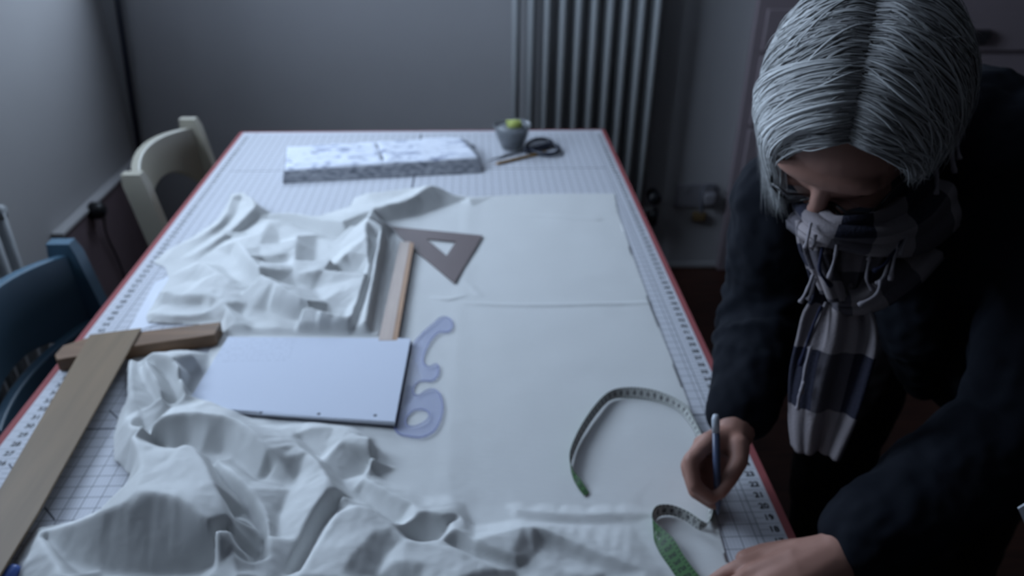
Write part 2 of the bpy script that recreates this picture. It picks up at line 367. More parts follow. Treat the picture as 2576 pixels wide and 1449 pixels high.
FOLD = [  # crest and valley lines of the heaped cloth with their heights
 # twisted roll at the far left
 ZA((700,525,40),(690,590,38),(640,700,30),(560,760,20),(420,830,12),(330,870,8),(300,920,6)),
 ZA((775,560,28),(720,680,18),(650,750,10),(540,830,6),(370,935,3)),
 ZA((820,545,46),(850,600,44),(770,690,34),(680,770,24),(560,850,16),(450,920,9)),
 ZA((700,525,40),(760,535,42),(820,545,46)), ZA((895,665,14),(820,730,8),(700,800,6),(560,900,4),(480,960,3)),
 # long hem facing us
 ZA((930,645,25),(1080,647,33),(1250,676,44),(1400,700,55),(1480,730,54)), ZA((930,676,9),(1050,706,8),(1180,742,7),(1290,788,6),(1380,814,6),(1490,800,12)),
 # far ridges
 ZA((1590,620,46),(1700,590,50),(1830,545,54),(1920,490,54),(1985,474,48),(2100,532,18),(2190,556,5)), ZA((1655,712,5),(1800,684,4),(1950,645,3),(2100,594,2),(2180,568,1.5)),
 ZA((1535,528,22),(1680,514,27),(1830,494,25)), ZA((1600,592,24),(1720,562,26),(1850,512,30)), ZA((2200,560,10),(2320,543,3)), ZA((2203,622,1),(2260,595,1),(2330,556,1)),
 # vertical ridges running down to the pad
 ZI((1575,650,46),(1545,730,45),(1562,800,41),(1570,900,36),(1560,1000,34),(1530,1100,30),(1490,1200,26),(1440,1330,20),(1420,1430,14)),
 ZI((1622,800,24),(1602,900,20),(1580,1000,18),(1555,1150,16),(1500,1300,11),(1455,1430,5)),
 ZI((1660,735,40),(1650,820,40),(1620,920,38),(1610,1050,36),(1600,1150,34),(1590,1250,32),(1600,1350,28),(1610,1430,24)),
 ZI((1745,770,3),(1720,850,3),(1685,950,3),(1662,1100,3),(1645,1250,3),(1642,1430,3)),
 ZI((1540,815,40),(1480,855,36),(1400,922,31),(1300,945,27)), ZI((1312,988,9),(1400,1032,7),(1520,1062,7)), ZI((1340,830,12),(1390,880,12)),
 # columns, diagonals and creases in the middle of the heap
 ZI((1115,785,28),(1105,900,28),(1092,1000,24),(1100,1075,14)), ZI((1000,750,8),(1012,865,7)), ZI((1240,785,9),(1232,970,7)), ZI((940,700,12),(900,770,22),(884,850,25)),
 ZI((890,922,27),(980,908,29),(1062,900,27)), ZI((910,972,17),(1050,966,17)),
 ZI((740,822,26),(800,900,36),(880,1000,40),(960,1070,41),(1050,1130,39),(1150,1190,36),(1290,1262,30),(1440,1302,20)),
 ZI((700,905,9),(750,1000,9),(850,1112,7),(950,1136,9)), ZI((1250,1195,16),(1420,1262,10)),
 ZI((1130,1032,24),(1200,1020,27),(1285,1008,26)), ZI((1135,1112,8),(1225,1122,8)),
 ZI((960,1182,27),(1060,1202,28),(1180,1250,27),(1300,1292,22),(1430,1316,15)), ZI((930,1272,5),(1060,1322,5),(1200,1335,4),(1330,1354,4),(1430,1350,4)),
 ZI((520,960,17),(600,1010,22),(700,1090,20),(760,1160,16),(830,1250,8)), ZI((640,965,5),(720,1062,5),(800,1112,5)),
 ZA((180,1280,12),(300,1290,16),(420,1290,18),(540,1270,19),(600,1222,20)), ZA((170,1375,2),(330,1342,2),(480,1332,3),(600,1322,5)), ZA((250,1212,7),(400,1232,7),(520,1232,9)),
 ZI((250,1130,15),(400,1160,18),(560,1170,20),(640,1200,21),(700,1280,18),(800,1370,12),(870,1425,7)), ZI((390,1060,5),(480,1080,5)), ZI((760,1290,5),(850,1350,4)), ZI((900,1405,8),(1100,1400,9),(1300,1402,8)),
 # puff beside the T-square
 ZB((640,295,32),(632,380,40),(650,480,34),(700,560,22)), ZB((688,315,22),(720,420,22),(780,510,16),(830,545,12)), ZB((715,300,46),(760,400,44),(810,490,34),(850,540,20)), ZB((756,330,24),(830,400,12),(868,480,9),(880,512,8)),
 ZB((745,266,46),(850,300,50),(900,380,46),(905,450,34),(890,510,18)), ZB((850,258,40),(940,268,38),(1010,312,26)), ZB((1030,345,3),(980,440,3),(935,495,5)),
 # big fold below the pad
 ZB((605,575,14),(640,602,32),(700,622,50),(760,596,52),(840,570,54),(930,560,54),(1020,562,54),(1120,582,50),(1200,618,48),(1260,680,46),(1330,752,40),(1385,805,31)),
 ZB((690,690,10),(780,735,12),(870,752,12),(930,728,14),(990,765,14),(1040,795,12),(1100,764,12),(1180,822,10),(1290,908,7),(1340,880,9)), ZB((905,505,14),(960,490,18),(1080,530,17),(1180,572,14)), ZB((1270,640,12),(1380,628,4),(1560,612,4),(1760,640,3)),
 # tall fold in the lower left: its upper sheet, left edge, roll and near face
 ZB((652,682,52),(700,716,56),(780,742,58),(860,747,60),(910,732,64),(960,737,66),(1000,792,70),(1050,892,74),(1090,942,74),(1130,1040,70),(1140,1130,64),(1150,1230,54),(1160,1377,46)),
 ZB((652,682,52),(690,800,64),(690,900,76),(640,982,72),(540,1040,60),(400,1092,42),(220,1152,14)), ZB((700,950,80),(800,962,82),(900,1002,82),(1000,1082,78),(1080,1172,70),(1140,1240,54)),
 ZB((560,1080,52),(640,1030,66)), ZB((800,850,70),(900,900,74)), ZB((232,1205,8),(330,1290,5),(500,1350,4),(700,1372,4),(850,1372,5),(1000,1345,10),(1090,1310,18)), ZB((640,800,14),(652,900,12),(600,965,8)), ZB((602,630,22),(600,700,16),(590,800,8)),
 ZB((185,1135,14),(215,1200,24),(250,1262,28),(310,1377,30)), ZB((110,1260,5),(60,1377,5)), ZB((330,1300,2),(400,1377,2)),
 # long diagonals in the lower middle
 ZB((1062,830,12),(1130,955,9),(1200,1010,8),(1262,1100,7),(1305,1200,5),(1290,1300,5),(1250,1377,5)),
 ZB((1060,790,28),(1150,862,33),(1250,955,32),(1312,1050,31),(1335,1150,31),(1328,1300,31),(1310,1377,31)), ZB((1480,885,15),(1425,1000,13),(1385,1080,13),(1360,1200,16)),
 ZB((1392,652,14),(1480,722,30),(1570,802,36),(1650,932,36),(1740,1032,22)), ZB((1650,932,36),(1585,1005,34),(1520,1110,28),(1450,1250,24),(1400,1377,22)), ZB((1690,1040,7),(1605,1150,5),(1510,1300,4),(1455,1377,4)),
 ZB((1135,1085,24),(1200,1098,34),(1262,1130,30)), ZB((1160,1150,10),(1240,1190,10)), ZB((1152,1225,30),(1220,1268,34),(1252,1340,30)), ZB((1075,1330,40),(1110,1280,48),(1140,1265,44)),
 ZB((1465,664,16),(1580,634,24),(1700,642,25),(1742,674,24)), ZB((1505,712,9),(1580,790,7),(1600,780,8)), ZB((1700,692,27),(1640,760,22),(1592,812,18)), ZB((1842,685,29),(1832,800,23),(1790,890,19)), ZB((1866,705,2),(1856,800,2),(1812,870,3)), ZB((1690,905,7),(1750,1002,5),(1782,990,5)),
 ZB((1795,892,24),(1900,942,29),(2000,992,30),(2095,1032,27)), ZB((1790,962,7),(1850,1042,5),(1960,1132,5)), ZB((1850,868,3),(1950,918,3),(2100,985,3)),
 ZB((1978,1142,30),(2040,1082,34),(2090,1044,34),(2160,1062,30),(2230,1112,21)), ZB((2010,1192,9),(2100,1208,7),(2165,1205,7),(2220,1140,9)),
 ZB((1680,1062,40),(1740,1042,42),(1810,1032,44),(1900,1092,42),(2010,1192,38)), ZB((1680,1062,40),(1640,1112,37),(1560,1232,37),(1470,1377,35)), ZB((1850,1150,42),(1760,1250,40),(1680,1377,38)),
 ZB((1962,1232,29),(1905,1290,25),(1865,1377,23)), ZB((2012,1198,38),(2150,1216,39),(2300,1262,37),(2450,1332,34)), ZB((1960,1300,36),(2150,1310,39),(2300,1377,38)),
 ZB((2182,1196,27),(2240,1142,32),(2300,1156,30),(2400,1222,28),(2560,1282,24)), ZB((2260,1236,14),(2400,1292,12),(2560,1345,10)), ZB((2222,972,3),(2260,1050,14),(2312,1140,20)), ZB((2300,1010,2),(2350,1130,3)),
 ZC_((40,1152,24),(150,1162,24),(300,1212,20),(500,1302,16),(700,1382,10),(900,1445,4)), ZC_((160,1252,9),(300,1312,7),(500,1392,5),(620,1445,4)), ZC_((0,1052,7),(300,1062,8),(600,1064,7),(850,1070,2)), ZC_((0,1112,3),(300,1132,3),(700,1132,2)), ZC_((100,1330,12),(330,1420,14),(420,1449,14)),
 ZC_((0,1000,1.5),(300,1010,1.5),(700,1010,1.5)),
 # flat ground: the smooth right half, the cloth beneath the pad
] + [[(x, y, .0009)] for x in range(1200, 1840, 70) for y in range(525, 1290, 50)] + [[(x, y, .003)] for x in (620, 700, 800, 900, 1000) for y in (870, 930, 990)] + [[(x, y, .0009)] for x in (1090, 1130) for y in range(640, 1200, 60)] + [[(x, y, .0012)] for x in (1000, 1050) for y in (1120, 1180)] + [[(x, y, .005)] for x in (100, 400, 700, 1000, 1300, 1600) for y in (1560, 1620)] + [[(px, 1500, h)] for px, h in ((60,.006),(250,.006),(450,.004),(620,.03),(760,.02),(900,.036),(1100,.036),(1300,.012),(1500,.004),(1700,.002))]
RG = [
 # creases of the flat length
 ([(1170,763,.002),(1350,766,.0035),(1500,764,.0035),(1645,760,.002)], .010, .006),
 ([(1180,510,.0012),(1170,640,.0009),(1155,800,.0007),(1140,1000,.0007),(1130,1200,.001)], .03, .02),
 ([(1090,750,.002),(1130,752,.0035),(1165,745,.0025)], .012, .006),
 ([(1160,700,.001),(1200,740,.0015)], .015, .01), ([(1300,540,.001),(1500,552,.002)], .02, .01),
]
def build_cloth():
    poly = np.array([plan(*p) for p in outline])
    st = .0027
    x0, y0 = poly.min(0)-st; x1, y1 = poly.max(0)+st
    xs = np.arange(x0, x1, st); ys = np.arange(y0, y1, st); nx, ny = len(xs), len(ys)
    GX, GY = np.meshgrid(xs, ys); pts = np.stack([GX.ravel(), GY.ravel()], 1)
    def noisef(sc_, oct_=3, seed=0.):
        return np.array([noise.fractal(V((p[0]*sc_+seed, p[1]*sc_, seed)), .6, 2.0, oct_) for p in pts])
    nz1 = noisef(9, 2, 3.1); nz2 = noisef(26, 3, 9.7)
    wob = np.stack([noisef(16, 2, 1.3), noisef(16, 2, 5.9)], 1)*.0015
    q = pts + wob
    acc = np.zeros(len(pts)); PW = 3.2
    for crest, wl, wr in RG:
        c = smooth_pts([(*plan(a, b, h), h) for a, b, h in crest], 5); c = np.array(c)
        mg = max(wl, wr)+.01
        sel = np.where((q[:, 0] > c[:, 0].min()-mg) & (q[:, 0] < c[:, 0].max()+mg) & (q[:, 1] > c[:, 1].min()-mg) & (q[:, 1] < c[:, 1].max()+mg))[0]
        if not len(sel): continue
        p = q[sel]; best = np.full(len(sel), 9.); hh = np.zeros(len(sel)); sg = np.zeros(len(sel))
        for a, b in zip(c, c[1:]):
            d = b[:2]-a[:2]; L2 = d@d+1e-12; tt = np.clip(((p-a[:2])@d)/L2, 0, 1); f = a[:2]+tt[:, None]*d; e = p-f; ds = np.hypot(e[:, 0], e[:, 1])
            s_ = d[0]*e[:, 1]-d[1]*e[:, 0]; u = ds < best
            best[u] = ds[u]; hh[u] = (a[2]+tt*(b[2]-a[2]))[u]; sg[u] = s_[u]
        wd = np.where(sg > 0, wl, wr)
        tt = np.clip(np.sqrt(best**2+.0022**2)/wd, 0, 1)
        prof = np.where(sg > 0, (1-tt)**1.25*(1+.25*tt), (1-tt)**1.05)
        prof = prof*(prof > 0)
        acc[sel] += (hh*prof)**PW
    z = acc**(1/PW)
    from mathutils.geometry import delaunay_2d_cdt
    ctl = []; ed = []
    for ln in FOLD:
        sm_ = smooth_pts([(*plan(a_, b_, h_), h_) for a_, b_, h_ in ln], 5) if len(ln) > 1 else [np.array((*plan(*ln[0]), ln[0][2]))]
        ed += [(len(ctl)+i, len(ctl)+i+1) for i in range(len(sm_)-1)]
        ctl += [tuple(p_) for p_ in sm_]
    for i in range(len(poly)):
        a_, b_ = poly[i], poly[(i+1) % len(poly)]; n_ = max(1, int(np.hypot(*(b_-a_))/.008))
        ctl += [(*(a_+(b_-a_)*j/n_), .0006) for j in range(n_)]
    cp = np.array(ctl)
    vo, eo, fo, *_x = delaunay_2d_cdt([V((p_[0], p_[1])) for p_ in cp], ed, [], 0, 2e-4)
    vo = np.array([tuple(v_) for v_ in vo]); hz = np.array([cp[np.argmin(((cp[:, :2]-v_)**2).sum(1)), 2] for v_ in vo])
    Z = np.zeros((ny, nx)); wq = q.reshape(ny, nx, 2)
    for f_ in fo:
        A_, B_, C_ = vo[f_[0]], vo[f_[1]], vo[f_[2]]; mn = np.minimum(np.minimum(A_, B_), C_)-.006; mx_ = np.maximum(np.maximum(A_, B_), C_)+.006
        i0, i1 = max(0, int((mn[0]-x0)/st)), min(nx, int((mx_[0]-x0)/st)+2); j0, j1 = max(0, int((mn[1]-y0)/st)), min(ny, int((mx_[1]-y0)/st)+2)
        if i1 <= i0 or j1 <= j0: continue
        sub = wq[j0:j1, i0:i1]; d_ = (B_[1]-C_[1])*(A_[0]-C_[0])+(C_[0]-B_[0])*(A_[1]-C_[1])
        if abs(d_) < 1e-12: continue
        l1 = ((B_[1]-C_[1])*(sub[..., 0]-C_[0])+(C_[0]-B_[0])*(sub[..., 1]-C_[1]))/d_; l2 = ((C_[1]-A_[1])*(sub[..., 0]-C_[0])+(A_[0]-C_[0])*(sub[..., 1]-C_[1]))/d_; l3 = 1-l1-l2
        mk_ = (l1 >= -1e-6) & (l2 >= -1e-6) & (l3 >= -1e-6)
        Z[j0:j1, i0:i1][mk_] = (l1*hz[f_[0]]+l2*hz[f_[1]]+l3*hz[f_[2]])[mk_]
    def blur(A, k):
        for _ in range(k):
            B = np.pad(A, 1, mode='edge'); A = (B[1:-1, 1:-1]*4+B[:-2, 1:-1]+B[2:, 1:-1]+B[1:-1, :-2]+B[1:-1, 2:])/8
        return A
    crump = np.clip(blur(Z, 40)/.014, 0, 1)
    Z = blur(Z, 2) + z.reshape(ny, nx) + crump*(nz2.reshape(ny, nx)*.0018+nz1.reshape(ny, nx)*.003) + nz1.reshape(ny, nx)*.0006 + .0004
    Z = np.maximum(Z, .0006)
    # keep it under the pad and the tools that lie on it
    def press(pp, zmax, soft=.012):
        pp = np.array(pp); dd = inside_dist(pp)
        k = np.clip(1-dd/soft, 0, 1).reshape(ny, nx)
        return np.where(Z > zmax, Z*(1-k)+zmax*k, Z)
    def seg_dist(pp):
        best = np.full(len(pts), 9.); near = np.zeros_like(pts)
        for i in range(len(pp)):
            a = pp[i]; b = pp[(i+1) % len(pp)]; d = b-a; tt = np.clip(((pts-a)@d)/(d@d), 0, 1); f = a+tt[:, None]*d; e = np.hypot(*(pts-f).T); u = e < best; best[u] = e[u]; near[u] = f[u]
        return best, near
    def inside(pp):
        r = np.zeros(len(pts), bool)
        for i in range(len(pp)):
            a = pp[i]; b = pp[(i+1) % len(pp)]
            c_ = ((a[1] > pts[:, 1]) != (b[1] > pts[:, 1])) & (pts[:, 0] < (b[0]-a[0])*(pts[:, 1]-a[1])/(b[1]-a[1]+1e-12)+a[0]); r ^= c_
        return r
    def inside_dist(pp): b, _ = seg_dist(pp); return np.where(inside(pp), 0, b)
    for pp, zm in PRESS: Z = press(pp, zm)
    ins = inside(poly); bd, near = seg_dist(poly)
    keep = (ins | (bd < st*.6)).reshape(ny, nx)
    X2, Y2 = GX.copy(), GY.copy()
    snap = (bd < st*.75).reshape(ny, nx)
    X2[snap] = near[:, 0].reshape(ny, nx)[snap]; Y2[snap] = near[:, 1].reshape(ny, nx)[snap]
    idx = -np.ones((ny, nx), int); idx[keep] = np.arange(keep.sum())
    vs = np.stack([X2[keep], Y2[keep], Z[keep]+ZM+.0008], 1)
    a, b, c_, d = idx[:-1, :-1], idx[:-1, 1:], idx[1:, 1:], idx[1:, :-1]
    ok = (a >= 0) & (b >= 0) & (c_ >= 0) & (d >= 0)
    fs = np.stack([a[ok], b[ok], c_[ok], d[ok]], 1)
    me = bpy.data.meshes.new('calico_cloth'); me.from_pydata(vs.tolist(), [], fs.tolist()); me.update()
    o = link('calico_cloth', me, M['calico'], None, True)
    tag(o, 'length of off-white calico, flat at right and crumpled in heaps at left', 'fabric')
    return o
def W2(*px): return [plan(*p) for p in px]
PRESS = [
 (W2((576,846),(1032,851),(993,1066),(640,1057),(520,1015),(482,996)), .0035),
 (W2((985,596),(1048,596),(1005,862),(935,862)), .007),
 (W2((985,570),(1213,590),(1143,712)), .003),
 (W2((1040,800),(1140,790),(1120,1100),(990,1100)), .0025),
 (W2((130,900),(230,845),(557,812),(545,868),(140,915)), .0008),
 (W2((225,846),(357,830),(97,1295),(19,1425),(-40,1449),(-40,1250)), .0008),
]
build_cloth()

# ------------------------------------------------------------------ T-square
ts = thing('t_square', 'wooden T-square lying along the left table edge with its head across the blade', 'T-square', P(250, 880, ZM))
ZH = ZM+.023
hp = [P(137,893,ZH), P(160,868,ZH), P(215,850,ZH), P(556,809,ZH), P(541,842,ZH), P(330,872,ZH), P(142,905,ZH)]
bm = bmesh.new(); prism(bm, [p[:2] for p in hp], ZM+.0008, ZH); obj('head', bm, M['tsq_head'], ts, bevel=.002)
zb = ZH+.0003
bp = [P(227,846,zb), P(357,829,zb), P(97,1295,zb), P(19,1425,zb), P(-60,1560,zb), P(-190,1560,zb), P(0,1237,zb)]
bm = bmesh.new(); prism(bm, [p[:2] for p in bp], zb, zb+.0035); obj('blade', bm, M['tsq_wood'], ts, bevel=.001)

# ------------------------------------------------------------------ writing pad
zp0, zp1 = ZM+.0060, ZM+.0150
pc = [P(574,847,zp1), P(1033,851,zp1), P(993,1061,zp1), P(466,1021,zp1)]
cen = sum((p for p in pc), V())/4
pad = thing('writing_pad', 'white writing pad with punched holes lying on the crumpled calico', 'pad', cen)
def quad_prism(name, corners, z0, z1, mat, parent, grow=0., holes=()):
    b = bmesh.new(); pr = []
    for p in corners:
        d = (V(p)-cen); d.z = 0; pr.append((p[0]-cen.x+d.x*grow, p[1]-cen.y+d.y*grow))
    prism(b, pr, z0, z1, holes)
    me = bpy.data.meshes.new(name); bmesh.ops.recalc_face_normals(b, faces=b.faces[:]); b.to_mesh(me); b.free()
    o = bpy.data.objects.new(name, me); C.objects.link(o); me.materials.append(mat); o.parent = parent; return o
quad_prism('backing_card', pc, zp0-cen.z, zp0+.002-cen.z, M['board'], pad, .012)
quad_prism('page_block', pc, zp0+.002-cen.z, zp1-.0006-cen.z, M['paper'], pad, -.002)
holes = []
for hx, hy in ((657,1037), (802,1041), (944,1045)):
    q = P(hx, hy, zp1)-cen; holes.append([(q.x+.0028*math.cos(a*math.pi/5), q.y+.0028*math.sin(a*math.pi/5)) for a in range(10)])
quad_prism('top_sheet', pc, zp1-.0005-cen.z, zp1-cen.z, M['pad'], pad, 0, holes)
for hp_ in holes:
    b = bmesh.new(); cx = sum(p[0] for p in hp_)/10; cy = sum(p[1] for p in hp_)/10
    prism(b, [(cx+(p[0]-cx)*1.0, cy+(p[1]-cy)*1.0) for p in hp_], zp1-.00055-cen.z, zp1-.0004-cen.z)
    me = bpy.data.meshes.new('punched_hole'); b.to_mesh(me); b.free(); o = bpy.data.objects.new('punched_hole', me); C.objects.link(o); me.materials.append(M['board']); o.parent = pad
    o['label'] = 'dark punched hole'

# white paper sheet peeping out left of the cloth
bm = bmesh.new(); prism(bm, [P(*p, ZM)[:2] for p in ((436,690),(470,720),(420,810),(352,830),(322,833),(390,712))], ZM+.0004, ZM+.0010)
tag(obj('paper_sheet', bm, M['paper']), 'white paper sheet showing beside the crumpled calico behind the T-square head', 'paper')

# ------------------------------------------------------------------ wooden rule, set square, french curve
rl = thing('wooden_rule', 'flat wooden rule with a brown strip along one edge lying between pad and set square', 'ruler', P(1000, 730, ZM+.008))
zr = ZM+.0155
def strip(name, px, z0, z1, mat, parent, **kw):
    b = bmesh.new(); prism(b, [P(x, y, z1)[:2] for x, y in px], z0, z1); return obj(name, b, mat, parent, **kw)
strip('body', ((1006,608),(1031,608),(986,856),(952,856)), zr-.005, zr, M['ruler_wood'], rl)
o = strip('bevelled_edge', ((1031,608),(1041,612),(999,856),(986,856)), zr-.005, zr-.0004, M['ruler_edge'], rl); o['label'] = 'brown edge strip'
zs = ZM+.0065
bm = bmesh.new(); prism(bm, [P(*p, zs)[:2] for p in ((972,568),(1214,592),(1143,711))], zs-.0025, zs, [[P(*p, zs)[:2] for p in ((1073,601),(1147,607),(1123,643))]])
tag(obj('set_square', bm, M['set_square']), 'smoky brown plastic set square with a triangular opening lying on the calico', 'set square')
zc_ = ZM+.0055
out = smooth_pts([(1092,812),(1105,800),(1122,797),(1137,808),(1138,824),(1126,835),(1106,835),(1088,850),(1075,872),(1066,896),(1066,914),(1080,922),(1097,915),(1104,926),(1101,946),(1086,958),(1066,957),(1050,962),(1040,978),(1042,992),(1055,993),(1072,982),(1092,979),(1108,994),(1114,1024),(1108,1056),(1092,1084),(1062,1099),(1028,1097),(998,1086),(985,1040),(1000,960),(1030,880),(1060,840),(1092,812)], 4)[:-1]
inn = smooth_pts([(1022,1050),(1040,1032),(1066,1030),(1080,1042),(1070,1060),(1042,1072),(1022,1068),(1022,1050)], 4)[:-1]
bm = bmesh.new(); prism(bm, [P(x, y, zc_)[:2] for x, y in out], zc_-.0022, zc_, [[P(x, y, zc_)[:2] for x, y in inn]])
fc = tag(obj('french_curve', bm, M['curve']), 'pale blue transparent french curve sticking out from under the writing pad', 'french curve')
bm = bmesh.new()
for lp in (out, inn): 
    pl_ = [P(x, y, zc_) for x, y in lp]; tube(bm, pl_+[pl_[0]], .0010, 6, False)
obj('rim', bm, M['curve_edge'], fc)

# ------------------------------------------------------------------ tape measure
def ribbon(bm, rows, th=.0005, u0=0.):
    A = smooth_pts(rows, 6); uvl = bm.loops.layers.uv.verify(); prev = None; u = u0; last = None
    for r in A:
        a, b = P(*r[:3]), P(*r[3:]); n_ = None
        if last is not None: u += ((a+b)/2-last).length*100
        last = (a+b)/2
        cur = (a, b, u)
        if prev:
            d = (cur[0]-prev[0]+cur[1]-prev[1]); nn = d.cross(b-a).normalized()*th
            for side, mi in ((nn, 0), (-nn, 1)):
                vs = [bm.verts.new(p+side) for p in (prev[0], prev[1], cur[1], cur[0])]
                f = bm.faces.new(vs if mi == 0 else vs[::-1]); f.material_index = mi; f.smooth = True
                uvs = {0: (prev[2], 0), 1: (prev[2], 1), 2: (cur[2], 1), 3: (cur[2], 0)}
                for lpi, L in enumerate(f.loops): L[uvl].uv = uvs[lpi if mi == 0 else 3-lpi]
        prev = cur
    return u
zt0 = ZM+.004
bm = bmesh.new()
u = ribbon(bm, [(1470,1248,zt0,1482,1240,zt0),(1452,1224,zt0,1462,1208,zt0+.004),(1440,1196,zt0,1440,1178,zt0+.011),(1437,1165,zt0,1434,1140,zt0+.015),(1458,1110,zt0,1454,1086,zt0+.015),(1495,1050,zt0,1492,1026,zt0+.014),(1535,1008,zt0,1533,985,zt0+.012),(1582,1002,zt0,1582,974,zt0+.012),(1640,1008,zt0,1642,980,zt0+.012),(1688,1024,zt0,1694,999,zt0+.012),(1718,1042,zt0,1728,1022,zt0+.012)])
bm2 = bmesh.new()
u = ribbon(bm, [(1718,1042,zt0,1728,1022,zt0+.012),(1750,1090,zt0,1757,1075,zt0+.010),(1775,1160,zt0,1786,1150,zt0+.008),(1782,1250,zt0,1796,1245,zt0+.006),(1780,1310,zt0,1790,1300,zt0+.008),(1768,1312,zt0+.012,1762,1332,zt0),(1726,1285,zt0+.013,1722,1308,zt0),(1684,1270,zt0+.014,1682,1296,zt0),(1650,1275,zt0+.016,1652,1306,zt0),(1644,1308,zt0+.016,1645,1350,zt0),(1692,1352,zt0+.013,1656,1385,zt0+.001),(1722,1400,zt0+.009,1682,1425,zt0+.001),(1762,1452,zt0+.007,1722,1480,zt0+.001),(1824,1520,zt0+.006,1790,1550,zt0+.003)], u0=u)
bm2.free()
me = bpy.data.meshes.new('tape_measure'); bm.to_mesh(me); bm.free()
tag(link('tape_measure', me, [M['tape_white'], M['tape_green']]), 'tape measure, white and green sides, curling in two loops beside the writing hand', 'tape measure')

# ------------------------------------------------------------------ far end: folded fabric, pot, scissors, pencil
ff = thing('folded_fabric', 'folded white fabric with grey print lying near the far table edge', 'fabric', P(960, 410, ZM))
ZF = ZM+.026
b_ = [P(712,462,ZM), P(1212,436,ZM), P(1196,380,ZM), P(1165,352,ZM), P(722,386,ZM)]
t_ = [P(716,431,ZF), P(1206,398,ZF), P(1192,364,ZF), P(1160,346,ZF), P(722,371,ZF)]
def packet(name, lo, hi, z0, z1, nl, mat, parent, inset=0):
    bm = bmesh.new(); cx = sum((V(p) for p in lo), V())/len(lo)
    rings = []
    for i in range(nl+1):
        f = i/nl; r = []
        for a, b in zip(lo, hi):
            p = V(a).lerp(V(b), f); p.z = z0+(z1-z0)*f; d = (p-cx); d.z = 0
            r.append(bm.verts.new(p + d.normalized()*(.0025*abs(math.sin(math.pi*f*nl/2)) - inset)))
        rings.append(r)
    n_ = len(lo)
    for a, b in zip(rings, rings[1:]):
        for k_ in range(n_): bm.faces.new((a[k_], a[(k_+1) % n_], b[(k_+1) % n_], b[k_]))
    bm.faces.new(rings[0][::-1]); bm.faces.new(rings[-1])
    return obj(name, bm, mat, parent, bevel=.0015)
packet('folded_layers', b_, t_, ZM+.0006, ZF-.001, 6, M['print_shaded'], ff)
bm = bmesh.new()                                      # top layer, softly rumpled
tl, tr_, br, bl = t_[4], t_[2], t_[1], t_[0]
nx_, ny_ = 60, 16; g = []
for j in range(ny_+1):
    row = []
    for i in range(nx_+1):
        p = (V(tl).lerp(V(t_[3]) if i > 54 else V(t_[3]), i/nx_)).lerp(V(bl).lerp(V(br), i/nx_), j/ny_)
        q = noise.fractal(V((p.x*14, p.y*22, 2.)), .6, 2., 3)
        row.append(bm.verts.new((p.x, p.y, ZF+.0015+q*.0035 - (.004 if abs(i-30) == 0 else 0) - (.008 if j == ny_ else 0))))
    g.append(row)
for j in range(ny_):
    for i in range(nx_): bm.faces.new((g[j][i], g[j][i+1], g[j+1][i+1], g[j+1][i]))
o = obj('top_layer', bm, M['print'], ff, True); sm = o.modifiers.new('s', 'SOLIDIFY'); sm.thickness = .002; sm.offset = -1

cpt = P(1288, 372, ZM)
pot = thing('pin_pot', 'small clear plastic pot with grey contents standing behind the scissors', 'pot', cpt)
def lathe(name, prof, mat, parent, n=28, wob=0.):
    bm = bmesh.new(); rings = []
    for r, z in prof:
        rings.append([bm.verts.new((r*(1+wob*math.sin(3*a_+z*90))*math.cos(a_), r*(1+wob*math.cos(2*a_+z*70))*math.sin(a_), z)) for a_ in [2*math.pi*k_/n for k_ in range(n)]])
    for a, b in zip(rings, rings[1:]):
        for k_ in range(n): bm.faces.new((a[k_], a[(k_+1) % n], b[(k_+1) % n], b[k_]))
    bm.faces.new(rings[0][::-1]); bm.faces.new(rings[-1])
    bmesh.ops.recalc_face_normals(bm, faces=bm.faces[:]); me = bpy.data.meshes.new(name); bm.to_mesh(me); bm.free()
    for p in me.polygons: p.use_smooth = True
    o = bpy.data.objects.new(name, me); C.objects.link(o); me.materials.append(mat); o.parent = parent; return o
lathe('pot_wall', [(.028,.001),(.031,.003),(.041,.03),(.048,.055),(.052,.066),(.050,.066),(.045,.052),(.039,.03),(.028,.005),(.004,.004)], M['pot'], pot, wob=.02)
lathe('contents', [(.026,.006),(.036,.03),(.043,.05),(.036,.058),(.016,.060),(.002,.061)], M['pins'], pot, wob=.03)
bm = bmesh.new(); sphere(bm, V((.006, -.004, .066)), 1, 16, axes=((.021, .004, 0), (-.003, .015, 0), (0, 0, .013))); box(bm, -.016, .022, -.012, .006, .068, .076)
yl = remesh('yellow_green_lump', bm, .0012, M['yellow_green'], None, 2)
yl.location = cpt; tag(yl, 'yellow-green plastic piece lying on top of the clear pot', 'plastic piece')

# scissors
zs_ = ZM+.004
sx = thing('scissors', 'scissors with dark navy ring handles lying open beside the clear pot', 'scissors', P(1310, 380, ZM))
for (a, b, w_) in (((1224,406),(1335,372),.006), ((1236,398),(1330,377),.006)):
    A, B = P(*a, zs_), P(*b, zs_); d = (B-A).normalized(); n_ = V((-d.y, d.x, 0))
    bm = bmesh.new(); prism(bm, [(A)[:2], (A.lerp(B, .5)+n_*w_)[:2], (B+n_*w_)[:2], (B-n_*w_*.7)[:2], (A.lerp(B, .4)-n_*w_*.3)[:2]], ZM+.001 + (.0024 if a[1] > 400 else 0), ZM+.0032 + (.0024 if a[1] > 400 else 0)); obj('blade', bm, M['steel'], sx)
for loop_ in ([(1322,380),(1328,362),(1350,351),(1378,352),(1388,362),(1372,370),(1345,374),(1322,380)], [(1335,378),(1362,368),(1388,363),(1404,370),(1402,383),(1385,388),(1360,386),(1335,378)]):
    pts_ = [P(x, y, ZM+.0085) for x, y in smooth_pts(loop_, 5)]
    bm = bmesh.new(); tube(bm, pts_, .0055, 10); obj('ring_handle', bm, M['navy_plastic'], sx, True)
